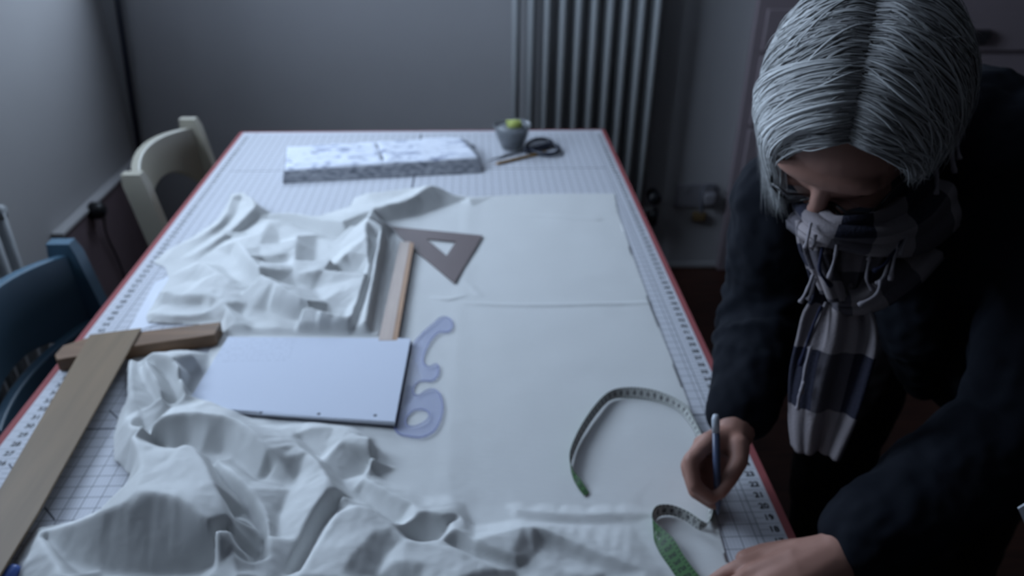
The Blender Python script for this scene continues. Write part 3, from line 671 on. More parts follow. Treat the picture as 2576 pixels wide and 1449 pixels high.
bm = bmesh.new(); c0 = P(1322, 379, ZM+.001); tube(bm, [c0, c0+V((0, 0, .008))], .004, 10); obj('pivot_screw', bm, M['steel'], sx)
pn = thing('pencil', 'ochre pencil lying in front of the scissors', 'pencil', P(1310, 395, ZM))
A, B = P(1243, 413, ZM+.004), P(1372, 383, ZM+.004); d = (B-A).normalized()
bm = bmesh.new(); tube(bm, [A+d*.014, B], .0036, 6); obj('shaft', bm, M['pencil_paint'], pn)
bm = bmesh.new(); tube(bm, [A+d*.003, A+d*.014], [.001, .0035], 8); obj('sharpened_cone', bm, M['pencil_wood'], pn)
bm = bmesh.new(); tube(bm, [A-d*.001, A+d*.003], [.0003, .001], 8); obj('lead', bm, M['graphite'], pn)

# blue marker end in the lower left corner
A, B = P(44, 1427, ZM+.010), P(-50, 1525, ZM+.010); d = (B-A).normalized()
mk = thing('marker_pen', 'blue rounded marker pen end in the lower left corner below the T-square', 'pen', A)
bm = bmesh.new(); tube(bm, [A-d*.001, A, A+d*.002, A+d*.006, A+d*.045], [.002, .005, .0075, .0088, .009], 16); obj('cap', bm, M['blue_plastic'], mk, True)
bm = bmesh.new(); tube(bm, [A+d*.045, B], .008, 16); obj('barrel', bm, M['white_plastic'], mk, True)

# ------------------------------------------------------------------ back wall: radiator, valve, socket, pole
RX0, RX1, RZ0, RZ1, RYC = .142, .600, .27, 1.9, YB-.085
def radiator(name, label, n, along, p0, z0, z1, depth, mat):
    t = thing(name, label, 'radiator', (p0[0], p0[1], 0))
    step = along
    for i in range(n):
        bm = bmesh.new(); base = V((p0[0], p0[1], 0)) + V(step)*i
        perp = V((-V(step).y, V(step).x, 0)).normalized()
        for k_ in (-1, 1):
            c = base + perp*depth*k_*.5
            tube(bm, [c+V((0, 0, z0+.02)), c+V((0, 0, z1-.02))], .0128, 14)
        for zz in (z0+.02, z1-.02):
            tube(bm, [base-perp*(depth*.5+.012)+V((0, 0, zz)), base+perp*(depth*.5+.012)+V((0, 0, zz))], .018, 12)
        obj('column', bm, mat, t, True)
    a = V((p0[0], p0[1], z0+.02)); b = a+V(step)*(n-1); e = V(step).normalized()*.02
    for zz, nm in ((0, 'bottom_header'), (z1-z0-.04, 'top_header')):
        bm = bmesh.new(); tube(bm, [a-e+V((0, 0, zz)), b+e+V((0, 0, zz))], .014, 12); obj(nm, bm, mat, t, True)
    for q in (a, b):
        bm = bmesh.new(); tube(bm, [V((q.x, q.y, 0)), q], .009, 10); obj('foot_pipe', bm, mat, t, True)
    return t
radiator('column_radiator', 'tall white column radiator on the back wall behind the table', 10, ((RX1-RX0)/9, 0, 0), (RX0, RYC), RZ0, RZ1, .062, M['rad'])
vv = thing('radiator_valve', 'black radiator valve at the foot of the tall back wall radiator', 'valve', (.665, RYC, 0))
bm = bmesh.new(); tube(bm, [(.60, RYC, RZ0+.02), (.655, RYC, RZ0+.02)], .009, 10); obj('tail_pipe', bm, M['white_gloss'], vv, True)
p = PY(1645, 496, RYC-.02)
bm = bmesh.new(); tube(bm, [p+V((0, .035, 0)), p+V((0, -.02, 0)), p+V((0, -.028, 0))], [.022, .024, .016], 16); obj('knob', bm, M['black_plastic'], vv, True)
p2 = PY(1642, 545, RYC); 
bm = bmesh.new(); tube(bm, [(p2.x, RYC, p2.z+.03), (p2.x, RYC, p2.z-.03), (p2.x, RYC, p2.z-.035)], [.018, .018, .010], 12); tube(bm, [(p2.x, RYC, 0), (p2.x, RYC, p2.z)], .008, 10); obj('valve_body', bm, M['black_plastic'], vv, True)
def socket(name, label, cx, cz, w_, h_, Y, plugs):
    t = thing(name, label, 'socket', (cx, Y, cz))
    bm = bmesh.new(); box(bm, cx-w_/2, cx+w_/2, Y-.012, Y, cz-h_/2, cz+h_/2); obj('face_plate', bm, M['white_plastic'], t, bevel=.004)
    for dx in (-.036, .036):
        bm = bmesh.new(); box(bm, cx+dx-.008, cx+dx+.008, Y-.0165, Y-.011, cz+.016, cz+.034); obj('switch', bm, M['white_plastic'], t, bevel=.002)
    return t
s0, s1 = PY(1700, 455, YB), PY(1806, 525, YB)
sk = socket('double_socket', 'white double wall socket low on the back wall right of the radiator', (s0.x+s1.x)/2-.01, (s0.z+s1.z)/2, .150, .094, YB, 0)
p = PY(1762, 490, YB)
pg = thing('plug', 'white plug with grey flex in the right half of the back wall socket', 'plug', (p.x, YB, p.z))
bm = bmesh.new(); box(bm, p.x-.002, p.x+.05, YB-.055, YB-.0125, p.z-.026, p.z+.026); obj('plug_body', bm, M['white_plastic'], pg, bevel=.012)
bm = bmesh.new(); tube(bm, [V(q) for q in smooth_pts([(p.x+.004, YB-.04, p.z-.01), (p.x-.006, YB-.06, p.z-.05), (p.x-.012, YB-.05, p.z+.02), (p.x-.002, YB-.04, p.z+.045), (p.x+.03, YB-.03, p.z+.05), (p.x+.056, YB-.03, p.z+.03)], 5)], .004, 8); obj('flex', bm, M['board'], pg, True)
p = PY(1757, 540, YB)
bm = bmesh.new(); box(bm, p.x-.027, p.x+.024, YB-.03, YB-.0005, p.z-.018, p.z+.016); tag(obj('yellow_adapter', bm, M['yellow'], bevel=.006), 'dull yellow block on the back wall just under the double socket', 'adapter')

# dark pole in the corner
A, B = PY(295, 0, YB-.03), PY(352, 388, YB-.03); d = (B-A); A2 = A - d*1.8; k_ = (0.0-A.z)/(B.z-A.z); B2 = A+d*k_
bm = bmesh.new(); tube(bm, [A2, B2], .0095, 12); tag(obj('pole', bm, M['dark_pole'], smooth=True), 'thin dark pole standing upright in the back left corner', 'pole')

# left wall: boxed ledge with plug and cable, radiator under the window
by0 = 2.075
lb = thing('pipe_boxing', 'low mauve boxed ledge along the left wall in the back corner', 'ledge', (XW, 2.4, 0))
bm = bmesh.new(); box(bm, XW+.001, XW+.03, by0, YB-.06, .002, .485); obj('front_panel', bm, M['box_paint'], lb, bevel=.003)
bm = bmesh.new(); box(bm, XW+.001, XW+.036, by0-.006, YB-.06, .486, .498); obj('top_rail', bm, M['wall_left'], lb, bevel=.003)
def PX(x, y, X):
    v = ray(x, y); return CAM + v*((X-CAM.x)/v.x)
p = PX(246, 530, XW+.05)
lp = thing('black_plug', 'round black plug with thin cable on the low ledge of the left wall', 'plug', p)
bm = bmesh.new(); tube(bm, [p+V((-.019, 0, 0)), p+V((.012, 0, 0)), p+V((.022, 0, 0))], [.027, .026, .014], 16); obj('plug_body', bm, M['black_plastic'], lp, True)
bm = bmesh.new(); tube(bm, [V(q) for q in smooth_pts([p+V((.015, 0, -.01)), PX(268,590,XW+.042), PX(300,660,XW+.040), PX(318,720,XW+.040), PX(330,800,XW+.04)], 5)], .0035, 8); obj('cable', bm, M['black_plastic'], lp, True)
radiator('window_radiator', 'white column radiator on the left wall beyond the blue chair', 16, (0, -.05, 0), (XW+.075, PX(18, 600, XW+.106).y), .12, .74, .062, M['rad'])

# ------------------------------------------------------------------ cabinet behind the person
CY_ = 2.69
c0 = PY(1915, 0, CY_); cx0 = c0.x; cx1 = cx0+1.1; cz = 1.16
cb = thing('chest_of_drawers', 'rose grey chest of drawers against the back wall behind the person', 'drawers', ((cx0+cx1)/2, YB-.2, 0))
bm = bmesh.new(); box(bm, cx0, cx1, CY_+.02, YB-.001, .0, cz); obj('carcass', bm, M['cabinet'], cb, bevel=.004)
bm = bmesh.new(); box(bm, cx0-.015, cx1+.015, CY_-.01, YB-.001, cz+.0005, cz+.03); obj('top', bm, M['cabinet'], cb, bevel=.006)
cp = PY(2472, 76, CY_-.02)
rows = [(.08, .36), (.38, .66), (.68, cp.z-.105), (cp.z-.10, cp.z+.055)]
rows = [(.06, .32), (.335, .58), (.595, .84), (.855, cp.z+.065)]
for z0, z1 in rows:
    bm = bmesh.new(); box(bm, cx0+.03, cx1-.03, CY_, CY_+.019, z0, z1); dr = obj('drawer', bm, M['cabinet'], cb, bevel=.005)
    for hx in (cp.x, cp.x-.32):
        bm = bmesh.new(); zt = min(z1-.065, cp.z) if z1 == rows[-1][1] else (z0+z1)/2+.03
        n_ = 14; w1, w2, hh, dp = .040, .026, .052, .028
        pr = [(-w1, 0), (w1, 0), (w1*.92, -hh*.5), (w2, -hh), (-w2, -hh), (-w1*.92, -hh*.5)]
        a_ = [bm.verts.new((hx+x, CY_-.0005, zt+z)) for x, z in pr]; b_2 = [bm.verts.new((hx+x*.8, CY_-dp, zt+z*.78-.004)) for x, z in pr]
        for k2 in range(6): bm.faces.new((a_[k2], a_[(k2+1) % 6], b_2[(k2+1) % 6], b_2[k2]))
        bm.faces.new(b_2); bm.faces.new(a_[::-1])
        obj('cup_pull', bm, M['cup_pull'], dr, bevel=.004)

# ------------------------------------------------------------------ chairs
def chair(label, mat, x, y, rail_h=.115, zl=.645):
    t = thing('wooden_chair', label, 'chair', (x, y, 0), 'painted chairs along the left side of the table')
    def add(name, bm, bev=.006):
        o = obj(name, bm, mat, t, bevel=bev); o.parent = t; return o
    def T(px, py, pz): return V((x+px, y+py, pz))
    hw = .20
    for s in (-1, 1):                                  # rear post runs from the floor to above the rail
        bm = bmesh.new(); prof = smooth_pts([(.035, 0), (.055, .25), (.055, .45), (.03, .62), (0, .80), (-.004, .822)], 4)
        rings = []
        for q in prof:
            wx = .018 if q[1] < .815 else .015; wy = .0155 if q[1] < .815 else .013
            rings.append([bm.verts.new(T(q[0]+a*wx*1.4, s*hw+b*wy, q[1])) for a, b in ((-1, -1), (1, -1), (1, 1), (-1, 1))])
        for a, b in zip(rings, rings[1:]):
            for k_ in range(4): bm.faces.new((a[k_], a[(k_+1) % 4], b[(k_+1) % 4], b[k_]))
        bm.faces.new(rings[0]); bm.faces.new(rings[-1]); add('rear_post', bm)
        bm = bmesh.new(); tube(bm, [T(.40, s*.18, 0), T(.40, s*.18, .425)], [.016, .023], 4); add('front_leg', bm, .004)
        bm = bmesh.new(); tube(bm, [T(.055, s*.19, .22), T(.40, s*.18, .22)], .012, 8); add('side_stretcher', bm, 0)
    # curved top rail, bowed backwards, its underside arched
    bm = bmesh.new(); n_ = 22; F, Bk = [], []
    for i in range(n_+1):
        v = -1+2*i/n_; yy = v*(hw-.012); bow = -.045*(1-v*v)
        top = .812-.012*v*v + .006*(1-v*v); low = .812-rail_h-.085*abs(v)**2.4
        F.append([(bow+.010, yy, top), (bow+.018, yy, low)]); Bk.append([(bow-.012, yy, top), (bow-.006, yy, low)])
    R_ = []
    for f, b in zip(F, Bk): R_.append([bm.verts.new(T(*q)) for q in (f[0], f[1], b[1], b[0])])
    for a, b in zip(R_, R_[1:]):
        for k_ in range(4): bm.faces.new((a[k_], a[(k_+1) % 4], b[(k_+1) % 4], b[k_]))
    bm.faces.new(R_[0]); bm.faces.new(R_[-1]); add('top_rail', bm, .004)
    bm = bmesh.new(); R_ = []                          # thin bowed lower rail
    for i in range(n_+1):
        v = -1+2*i/n_; yy = v*(hw-.012); xx = .022-.040*(1-v*v)
        R_.append([bm.verts.new(T(xx+a*.010, yy, zl+b*.018)) for a, b in ((-1, -1), (1, -1), (1, 1), (-1, 1))])
    for a, b in zip(R_, R_[1:]):
        for k_ in range(4): bm.faces.new((a[k_], a[(k_+1) % 4], b[(k_+1) % 4], b[k_]))
    bm.faces.new(R_[0]); bm.faces.new(R_[-1]); add('lower_rail', bm, .004)
    bm = bmesh.new(); pts_ = [(.03, -.18)] + [(.03-.03*(1-(k_/4-1)**2), -.18+.36*k_/8) for k_ in range(1, 8)] + [(.03, .18), (.42, .205), (.445, .17), (.445, -.17), (.42, -.205)]
    prism(bm, [(x+a, y+b) for a, b in pts_], .430, .452); add('seat', bm)
    bm = bmesh.new()
    for s in (-1, 1): box(bm, x+.05, x+.40, y+s*.178-.009, y+s*.178+.009, .385, .4295)
    box(bm, x+.385, x+.405, y-.17, y+.17, .385, .4295); box(bm, x+.05, x+.07, y-.17, y+.17, .385, .4295); add('apron', bm, 0)
    return t
chair('cream painted wooden chair tucked in at the left near the far end', M['cream_chair'], -.758, 1.89, .085, .555)
chair('blue painted wooden chair tucked in at the left beside the T-square', M['blue_chair'], -.762, 1.145, .13)
#PERSON
# ------------------------------------------------------------------ person
d0 = ray(2150, 230).normalized()
sr = (rt - d0*rt.dot(d0)).normalized(); sd = (dn - d0*dn.dot(d0) - sr*dn.dot(sr)).normalized()
HC = W(2158, 262, .80)
Fh = (d0*-.34 + sd*.90 + sr*-.27).normalized()
Uh = (d0*-.92 + sd*-.42 + sr*.02); Uh = (Uh - Fh*Uh.dot(Fh)).normalized()
Sh = Uh.cross(Fh).normalized()
if Sh.dot(sr) < 0: Sh = -Sh
def H(s, f, u): return HC + Sh*s + Fh*f + Uh*u
def ax(a, b, c): return (Sh*a, Fh*b, Uh*c)
RS, RE, RW = W(1975, 500, 1.00), W(1935, 775, 1.10), W(1853, 1062, .985)
NB = V((.52, .87, 1.17))
LS, LE, LW = V((.645, .735, 1.13)), V((.615, .675, .885)), P(2098, 1404, .802)
HIP = V((.80, 1.08, .93)); lat = V((.70, -.70, 0)); fwd = V((-.70, -.70, 0))
bm = bmesh.new()
# head
sphere(bm, H(0, -.012, .006), 1, 28, ax(.076, .098, .098))
sphere(bm, H(0, .035, .000), 1, 24, ax(.066, .062, .078))
sphere(bm, H(0, .050, -.060), 1, 22, ax(.054, .046, .062))
sphere(bm, H(0, .072, -.108), 1, 16, ax(.026, .020, .018))
sphere(bm, H(0, .083, .024), 1, 18, ax(.052, .016, .016))           # brow
for s in (-1, 1):
    sphere(bm, H(s*.038, .072, -.030), 1, 16, ax(.024, .020, .020))
    sphere(bm, H(s*.078, -.012, -.012), 1, 14, ax(.008, .018, .032))
    sphere(bm, H(s*.084, -.018, -.004), 1, 12, ax(.006, .014, .026))
    sphere(bm, H(s*.010, .104, -.046), 1, 10, ax(.009, .010, .008))
    chain(bm, [(H(s*.028, .088, .018), .006), (H(s*.052, .074, .014), .005)], 8)
chain(bm, [(H(0, .090, .016), .008), (H(0, .103, -.018), .010), (H(0, .114, -.042), .0115)], 12)
chain(bm, [(H(-.020, .090, -.074), .006), (H(0, .098, -.072), .007), (H(.020, .090, -.074), .006)], 10)
chain(bm, [(H(-.017, .088, -.085), .006), (H(0, .095, -.086), .007), (H(.017, .088, -.085), .006)], 10)
# neck, trunk
chain(bm, [(H(0, -.030, -.070), .056), (NB.lerp(HC, .35), .056), (NB, .062)], 16)
CH = V((.60, .885, 1.06)); BEL = V((.70, .98, .98))
for c, a, b in ((CH, .150, .105), (BEL, .145, .105), (HIP, .155, .11)):
    up = (NB-HIP).normalized(); la = lat.normalized(); fr = la.cross(up).normalized()
    sphere(bm, c, 1, 24, (la*a, fr*b, up*.17))
chain(bm, [(NB+V((0, 0, -.02)), .06), (RS, .048), (RE, .040), (RW, .027)], 16)
chain(bm, [(NB+V((0, 0, -.02)), .06), (LS, .048), (LE, .040), (LW, .027)], 16)
legs = {}
for s in (-1, 1):
    h = HIP + lat*s*.12 + V((0, 0, -.04)); k = V((h.x-.03, h.y-.02, .50)); a = V((h.x+.03, h.y+.03, .09)); legs[s] = (h, k, a)
    chain(bm, [(h, .088), (k, .056), (a, .038), (a+fwd*.13+V((0, 0, -.055)), .026)], 16)
# right hand round the pen: curled fingers at the left of the pen, thumb at its right
def fingers(*ch):
    for c in ch: chain(bm, c, 10)
PA = W(1838, 1108, .975)                                       # heel of the hand by the cuff
kn = [W(1782, 1112, .945), W(1768, 1118, .965), W(1766, 1124, .985), W(1772, 1132, 1.003)]
for q in kn: chain(bm, [(RW, .027), (PA, .024), (q, .0125)], 12)
fingers([(kn[0], .0105), (W(1737, 1158, .925), .0098), (W(1746, 1220, .922), .0086), (W(1790, 1254, .925), .0074)],
        [(kn[1], .0105), (W(1730, 1172, .945), .0098), (W(1748, 1236, .940), .0088), (W(1794, 1268, .938), .0076)],
        [(kn[2], .0100), (W(1734, 1186, .962), .0092), (W(1758, 1244, .958), .0082), (W(1802, 1262, .958), .0070)],
        [(kn[3], .0092), (W(1744, 1196, .976), .0084), (W(1770, 1244, .972), .0074), (W(1806, 1254, .972), .0064)],
        [(PA, .022), (W(1856, 1122, .950), .0150), (W(1858, 1160, .938), .0118), (W(1834, 1205, .930), .0100), (W(1812, 1240, .926), .0080)])
chain(bm, [(W(1800, 1135, .985), .020), (W(1782, 1185, .985), .019), (W(1796, 1228, .975), .012)], 12)
# left hand lying on the mat, fingers running out of the picture
zt_ = ZM+.012
k2 = [P(1925, 1405, zt_+.018), P(1898, 1446, zt_+.022), P(1893, 1490, zt_+.020), P(1905, 1530, zt_+.014)]
for i, q in enumerate(k2): chain(bm, [(LW, .028), (LW.lerp(q, .5)+V((0, 0, .004)), .019), (q, .0125)], 12)
ft = [[(1868, 1424, .016), (1822, 1446, .006), (1790, 1466, .000)], [(1836, 1480, .018), (1778, 1510, .006), (1742, 1530, .000)],
      [(1828, 1535, .017), (1772, 1572, .006), (1742, 1596, .000)], [(1850, 1582, .012), (1808, 1620, .004), (1784, 1642, .000)]]
for q, f in zip(k2, ft): chain(bm, [(q, .0112)] + [(P(x, y, zt_+h), r) for (x, y, h), r in zip(f, (.0102, .0090, .0078))], 10)
chain(bm, [(LW, .024), (P(1995, 1388, zt_+.014), .015), (P(1925, 1392, zt_+.006), .0120), (P(1872, 1406, zt_+.002), .0105)], 10)
person = remesh('person', bm, .0030, M['skin'], None, 4)
tag(person, 'grey-haired person in a dark navy jacket and plaid scarf bending over the table, writing', 'person')
for s in (-1, 1):
    bm = bmesh.new(); sphere(bm, H(s*.032, .077, -.006), 1, 14, ax(.012, .011, .008)); obj('eye', bm, M['eye'], person, True)
# spectacles
bm = bmesh.new()
for s in (-1, 1):
    c = [(s*(.031+.021*math.cos(a)), .107-.008*abs(math.cos(a)), -.024+.016*math.sin(a)) for a in [2*math.pi*k/20 for k in range(21)]]
    tube(bm, [H(*q) for q in c], .0016, 6, False)
    tube(bm, [H(s*.052, .098, -.018), H(s*.070, .05, -.006), H(s*.078, -.015, .002)], .0018, 6)
tube(bm, [H(-.010, .106, -.020), H(0, .112, -.018), H(.010, .106, -.020)], .0016, 6)
gl = obj('spectacles', bm, M['glasses'], person, True)
for s in (-1, 1):
    bm = bmesh.new(); bm.faces.new([bm.verts.new(H(s*(.031+.020*math.cos(a)), .106-.008*abs(math.cos(a)), -.024+.015*math.sin(a))) for a in [2*math.pi*k/20 for k in range(20)]])
    o = obj('lens', bm, M['lens'], gl); so = o.modifiers.new('s', 'SOLIDIFY'); so.thickness = .001

# ---- hair: a full cap of locks falling to both sides of a centre parting
def hair_dir(side, phi, th): return (Uq*math.cos(phi)*math.cos(th) + Fq*math.sin(th) + Sq*side*math.sin(phi)*math.cos(th))
Fq = (d0*-.34 + sd*.90 + sr*-.10).normalized(); Uq = (Uh - Fq*Uh.dot(Fq)).normalized(); Sq = Uq.cross(Fq).normalized()
if Sq.dot(sr) < 0: Sq = -Sq
GV = V((0, 0, -1))
RADS = (.094, .110, .118); HO = H(0, -.012, .006)
def hair_pt(side, phi, th, lift):
    pc_ = 1.55; t_ = max(0., phi-pc_) if side < 0 else 0.      # the longer side hangs down past the temple
    n_ = hair_dir(side, min(phi, pc_) if side < 0 else phi, th)
    p = Sq*(n_.dot(Sq)*RADS[0]) + Fq*(n_.dot(Fq)*RADS[1]) + Uq*(n_.dot(Uq)*RADS[2])
    p += Uq*(-.10*t_*(1-.45*t_)) + GV*(.104*t_*(.32+.55*t_)) + Sq*(.016*t_*t_)
    part = 1 - .05*math.exp(-(phi/.13)**2)                       # groove of the parting
    return HO + p*(part*lift)
bm = bmesh.new(); cl = bm.loops.layers.float_color.new('hair')
def paint(f, cols):
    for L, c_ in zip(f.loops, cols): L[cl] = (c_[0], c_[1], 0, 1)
def phimax(side, th):
    if side < 0: return 2.05 + .35*math.exp(-((th-.30)/.35)**2) - .18*max(0, -th)
    return 1.82 - .18*max(0, -th) - .5*max(0, th-.35)
# under-cap
n1, n2_ = 30, 26
for side in (-1, 1):
    g = []
    for i in range(n1+1):
        th = -1.45 + (1.45+.84)*i/n1; row = []
        for j in range(n2_+1):
            phi = phimax(side, th)*.97*j/n2_
            row.append(bm.verts.new(hair_pt(side, phi, th, .955)))
        g.append(row)
    for i in range(n1):
        for j in range(n2_):
            f = bm.faces.new((g[i][j], g[i][j+1], g[i+1][j+1], g[i+1][j])); f.smooth = True
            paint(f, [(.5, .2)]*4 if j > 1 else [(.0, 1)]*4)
rng = random.Random(11)
def lock(side, th0, phi0, dth, phi1, w_, lift0, lift1, shade, puff, flick=0., root=0.):
    n_ = 16; ctr = []
    wph = rng.uniform(0, 6.28); wav = rng.uniform(.02, .10); wv_ = rng.random()
    for i in range(n_+1):
        u = i/n_
        th = th0 + dth*u**1.25 + wav*math.sin(u*(4+2*wv_)+wph)*u
        phi = phi0 + (phi1-phi0)*u + .03*math.sin(u*7+wph*2)*u
        lift = lift0 + (lift1-lift0)*u + puff*math.sin(math.pi*u) + flick*u**5
        ctr.append(hair_pt(side, phi, th, lift))
    x = None; rings = []
    for i, p in enumerate(ctr):
        u = i/n_; t_ = (ctr[min(i+1, n_)]-ctr[max(i-1, 0)]).normalized(); nn = (p-HO).normalized(); b = t_.cross(nn).normalized(); nn = b.cross(t_)
        ww = w_*(.55+.6*math.sin(math.pi*min(1, u*.9+.1)))*(1-.88*u**4)
        rings.append([bm.verts.new(p + b*ww*a_ + nn*ww*.42*c_) for a_, c_ in ((-1, -.4), (0, .9), (1, -.4), (0, -.8))])
    for i in range(n_):
        u0, u1 = i/n_, (i+1)/n_
        for k in range(4):
            f = bm.faces.new((rings[i][k], rings[i][(k+1) % 4], rings[i+1][(k+1) % 4], rings[i+1][k])); f.smooth = True
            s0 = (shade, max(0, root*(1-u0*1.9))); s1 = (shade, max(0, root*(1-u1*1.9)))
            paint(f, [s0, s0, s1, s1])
    bm.faces.new(rings[-1])
for side in (-1, 1):
    for i in range(3900):
        layer = rng.random()
        th0 = -1.35 + 2.20*rng.random()
        phi0 = rng.uniform(-.03, .05) + (0 if layer < .5 else rng.random()**1.5*1.1)
        pm = phimax(side, th0)
        dth = rng.uniform(.15, .62)*(1 if th0 > -.7 else .55) + rng.gauss(0, .08)
        if th0 + dth > .88: dth = .88 - th0 - rng.random()*.22
        pm = phimax(side, th0 + dth*.8)
        p1 = min(pm*rng.uniform(.84, 1.05), phi0 + rng.uniform(.8, 2.2))
        if side < 0 and th0 > -.35 and rng.random() < .6: p1 = pm*rng.uniform(.82, 1.04)
        sh = min(1, max(0, rng.gauss(.58, .24)))
        lf = .955 + .06*rng.random()
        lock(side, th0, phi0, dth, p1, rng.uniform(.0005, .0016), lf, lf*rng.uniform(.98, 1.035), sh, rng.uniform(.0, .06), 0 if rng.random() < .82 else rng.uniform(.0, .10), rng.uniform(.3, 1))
# side-swept fringe at the front of the left side, curling down past the face
for i in range(1600):
    a_ = rng.random()
    th_ = .15+.50*a_; lock(-1, th_, .0+.25*rng.random(), min(.86-th_, rng.uniform(.05, .38)), rng.uniform(1.75, 2.22), rng.uniform(.0006, .0017), .965+.05*rng.random(), .98+.06*rng.random(), min(1, rng.gauss(.72, .18)), .06+.06*rng.random(), 0, .2)
for i in range(400):
    a_ = rng.random()
    lock(1, .72+.12*a_, .06+.1*rng.random(), rng.uniform(-.18, .02), rng.uniform(1.2, 1.70), rng.uniform(.0006, .0016), .99+.02*a_, 1.0+.03*rng.random(), max(0, rng.gauss(.42, .16)), .02+.03*rng.random(), 0, .5)
me = bpy.data.meshes.new('hair'); bm.to_mesh(me); bm.free()
hr = link('hair', me, M['hair'], person); hr['label'] = 'short grey-white hair with a centre parting'

# ---- clothes
def wrinkle(sc_, amp):
    def fn(p, n_): return p + n_*(amp*noise.fractal(p*sc_, .7, 2., 3))
    return fn
bm = bmesh.new()
up = (NB-HIP).normalized(); la = lat.normalized(); fr = la.cross(up).normalized()
for c, a, b, h in ((CH, .190, .140, .17), (BEL, .185, .140, .19), (HIP+V((0, 0, -.02)), .19, .145, .18), (V((.585, .895, 1.125)), .165, .125, .125), (V((.575, .86, 1.14)), .12, .11, .125)): sphere(bm, c, 1, 28, (la*a, fr*b, up*h))
chain(bm, [(V((.53, .89, 1.13)), .085), (RS, .066), (RS.lerp(RE, .5), .062), (RE, .060), (RE.lerp(RW, .55), .054), (RW.lerp(RE, .10), .040)], 20)
chain(bm, [(V((.60, .80, 1.15)), .095), (LS, .082), (LS.lerp(LE, .5), .072), (LE, .068), (LE.lerp(LW, .5), .062), (LW.lerp(LE, .14), .046)], 20)
for sh_, el, wr_ in ((RS, RE, RW), (LS, LE, LW)):              # rucked cloth in the elbow bend and along the forearm
    for k in range(3):
        c = el.lerp(wr_, .12+.2*k); dd = (wr_-el).normalized(); x, y, _ = frame(dd)
        tube(bm, [c + (x*math.cos(a)+y*math.sin(a))*(.060-.006*k) + dd*.02*math.cos(a+k) for a in [2*math.pi*q/20 for q in range(21)]], .0085, 8, False)
    c = sh_.lerp(el, .7); dd = (el-sh_).normalized(); x, y, _ = frame(dd)
    tube(bm, [c + (x*math.cos(a)+y*math.sin(a))*.060 + dd*.025*math.sin(a) for a in [2*math.pi*q/20 for q in range(21)]], .0085, 8, False)
chain(bm, [(V((.50, .79, 1.08)), .05), (V((.545, .80, .96)), .05), (V((.60, .84, .86)), .04)], 14)     # open front hanging down
chain(bm, [(V((.60, .80, 1.06)), .07), (V((.635, .79, .95)), .07), (V((.67, .85, .84)), .06)], 14)
chain(bm, [(V((.47, .90, 1.08)), .05), (V((.50, .93, .96)), .05), (V((.58, .98, .86)), .04)], 14)
jk = remesh('jacket', bm, .0042, M['jacket'], person, 4, wrinkle(16, .006))
bm = bmesh.new()
for s in (-1, 1):
    h, k, a = legs[s]; chain(bm, [(h+V((0, 0, .03)), .115), (k, .080), (a+V((0, 0, .01)), .068), (a+V((0, 0, -.03)), .066)], 18)
sphere(bm, HIP+V((0, 0, -.02)), 1, 24, (la*.17, fr*.125, V((0, 0, .12))))
remesh('trousers', bm, .007, M['trousers'], person, 3, wrinkle(12, .005))
for s in (-1, 1):
    a = legs[s][2]; bm = bmesh.new(); sphere(bm, a+fwd*.06+V((0, 0, -.045)), 1, 18, (fwd*.135, lat*.062, V((0, 0, .045)))); chain(bm, [(a+V((0, 0, .0)), .05), (a+V((0, 0, -.05)), .045)], 14)
    sh_ = remesh('shoe', bm, .005, M['shoes'], person, 2, lambda p, n_: V((p.x, p.y, max(p.z, .002))))

# ---- scarf
def sheet(name, rows, uvs, mat, parent, th=.004, fold=.0, nf=5, k=6):
    # rows: centre point, half-width vector; a folded strip with rounded edges
    R_ = smooth_pts([tuple(c)+tuple(w_) for c, w_ in rows], k); bm = bmesh.new(); uvl = bm.loops.layers.uv.new('UVMap'); nu = 24; g = []
    for i, r in enumerate(R_):
        c, w_ = V(r[:3]), V(r[3:]); row = []
        t_ = (V(R_[min(i+1, len(R_)-1)][:3]) - V(R_[max(i-1, 0)][:3])).normalized(); n_ = t_.cross(w_).normalized()
        for j in range(nu+1):
            v = -1+2*j/nu
            row.append(bm.verts.new(c + w_*v + n_*(fold*math.sin(v*nf+i*.07) + fold*.5*math.sin(v*nf*2.3+1+i*.05))))
        g.append(row)
    for i in range(len(R_)-1):
        for j in range(nu):
            f = bm.faces.new((g[i][j], g[i][j+1], g[i+1][j+1], g[i+1][j])); f.smooth = True
            for L, (a, b) in zip(f.loops, ((i, j), (i, j+1), (i+1, j+1), (i+1, j))): L[uvl].uv = (uvs[0]+uvs[1]*b/nu, uvs[2]+uvs[3]*a/(len(R_)-1))
    me = bpy.data.meshes.new(name); bm.to_mesh(me); bm.free(); o = link(name, me, mat, parent); s_ = o.modifiers.new('s', 'SOLIDIFY'); s_.thickness = th; s_.offset = 0; return o
def wv(px, d): return sr*(px*d/FPX)
# the hanging tail
sc_tail = [(W(2130,585,.845), wv(105,.84)), (W(2120,640,.845), wv(92,.84)), (W(2116,700,.850), wv(72,.85)), (W(2112,745,.855), wv(62,.85)), (W(2110,800,.865), wv(84,.86)), (W(2104,860,.875), wv(92,.87)), (W(2085,940,.885), wv(92,.88)), (W(2070,1020,.895), wv(84,.89)), (W(2058,1080,.905), wv(72,.90)), (W(2050,1140,.915), wv(56,.91))]
scarf = sheet('scarf', sc_tail, (.06, 1.25, .56, 2.43), M['plaid'], person, .004, .007, 5)
scarf['label'] = 'navy and white plaid scarf with knotted fringes'
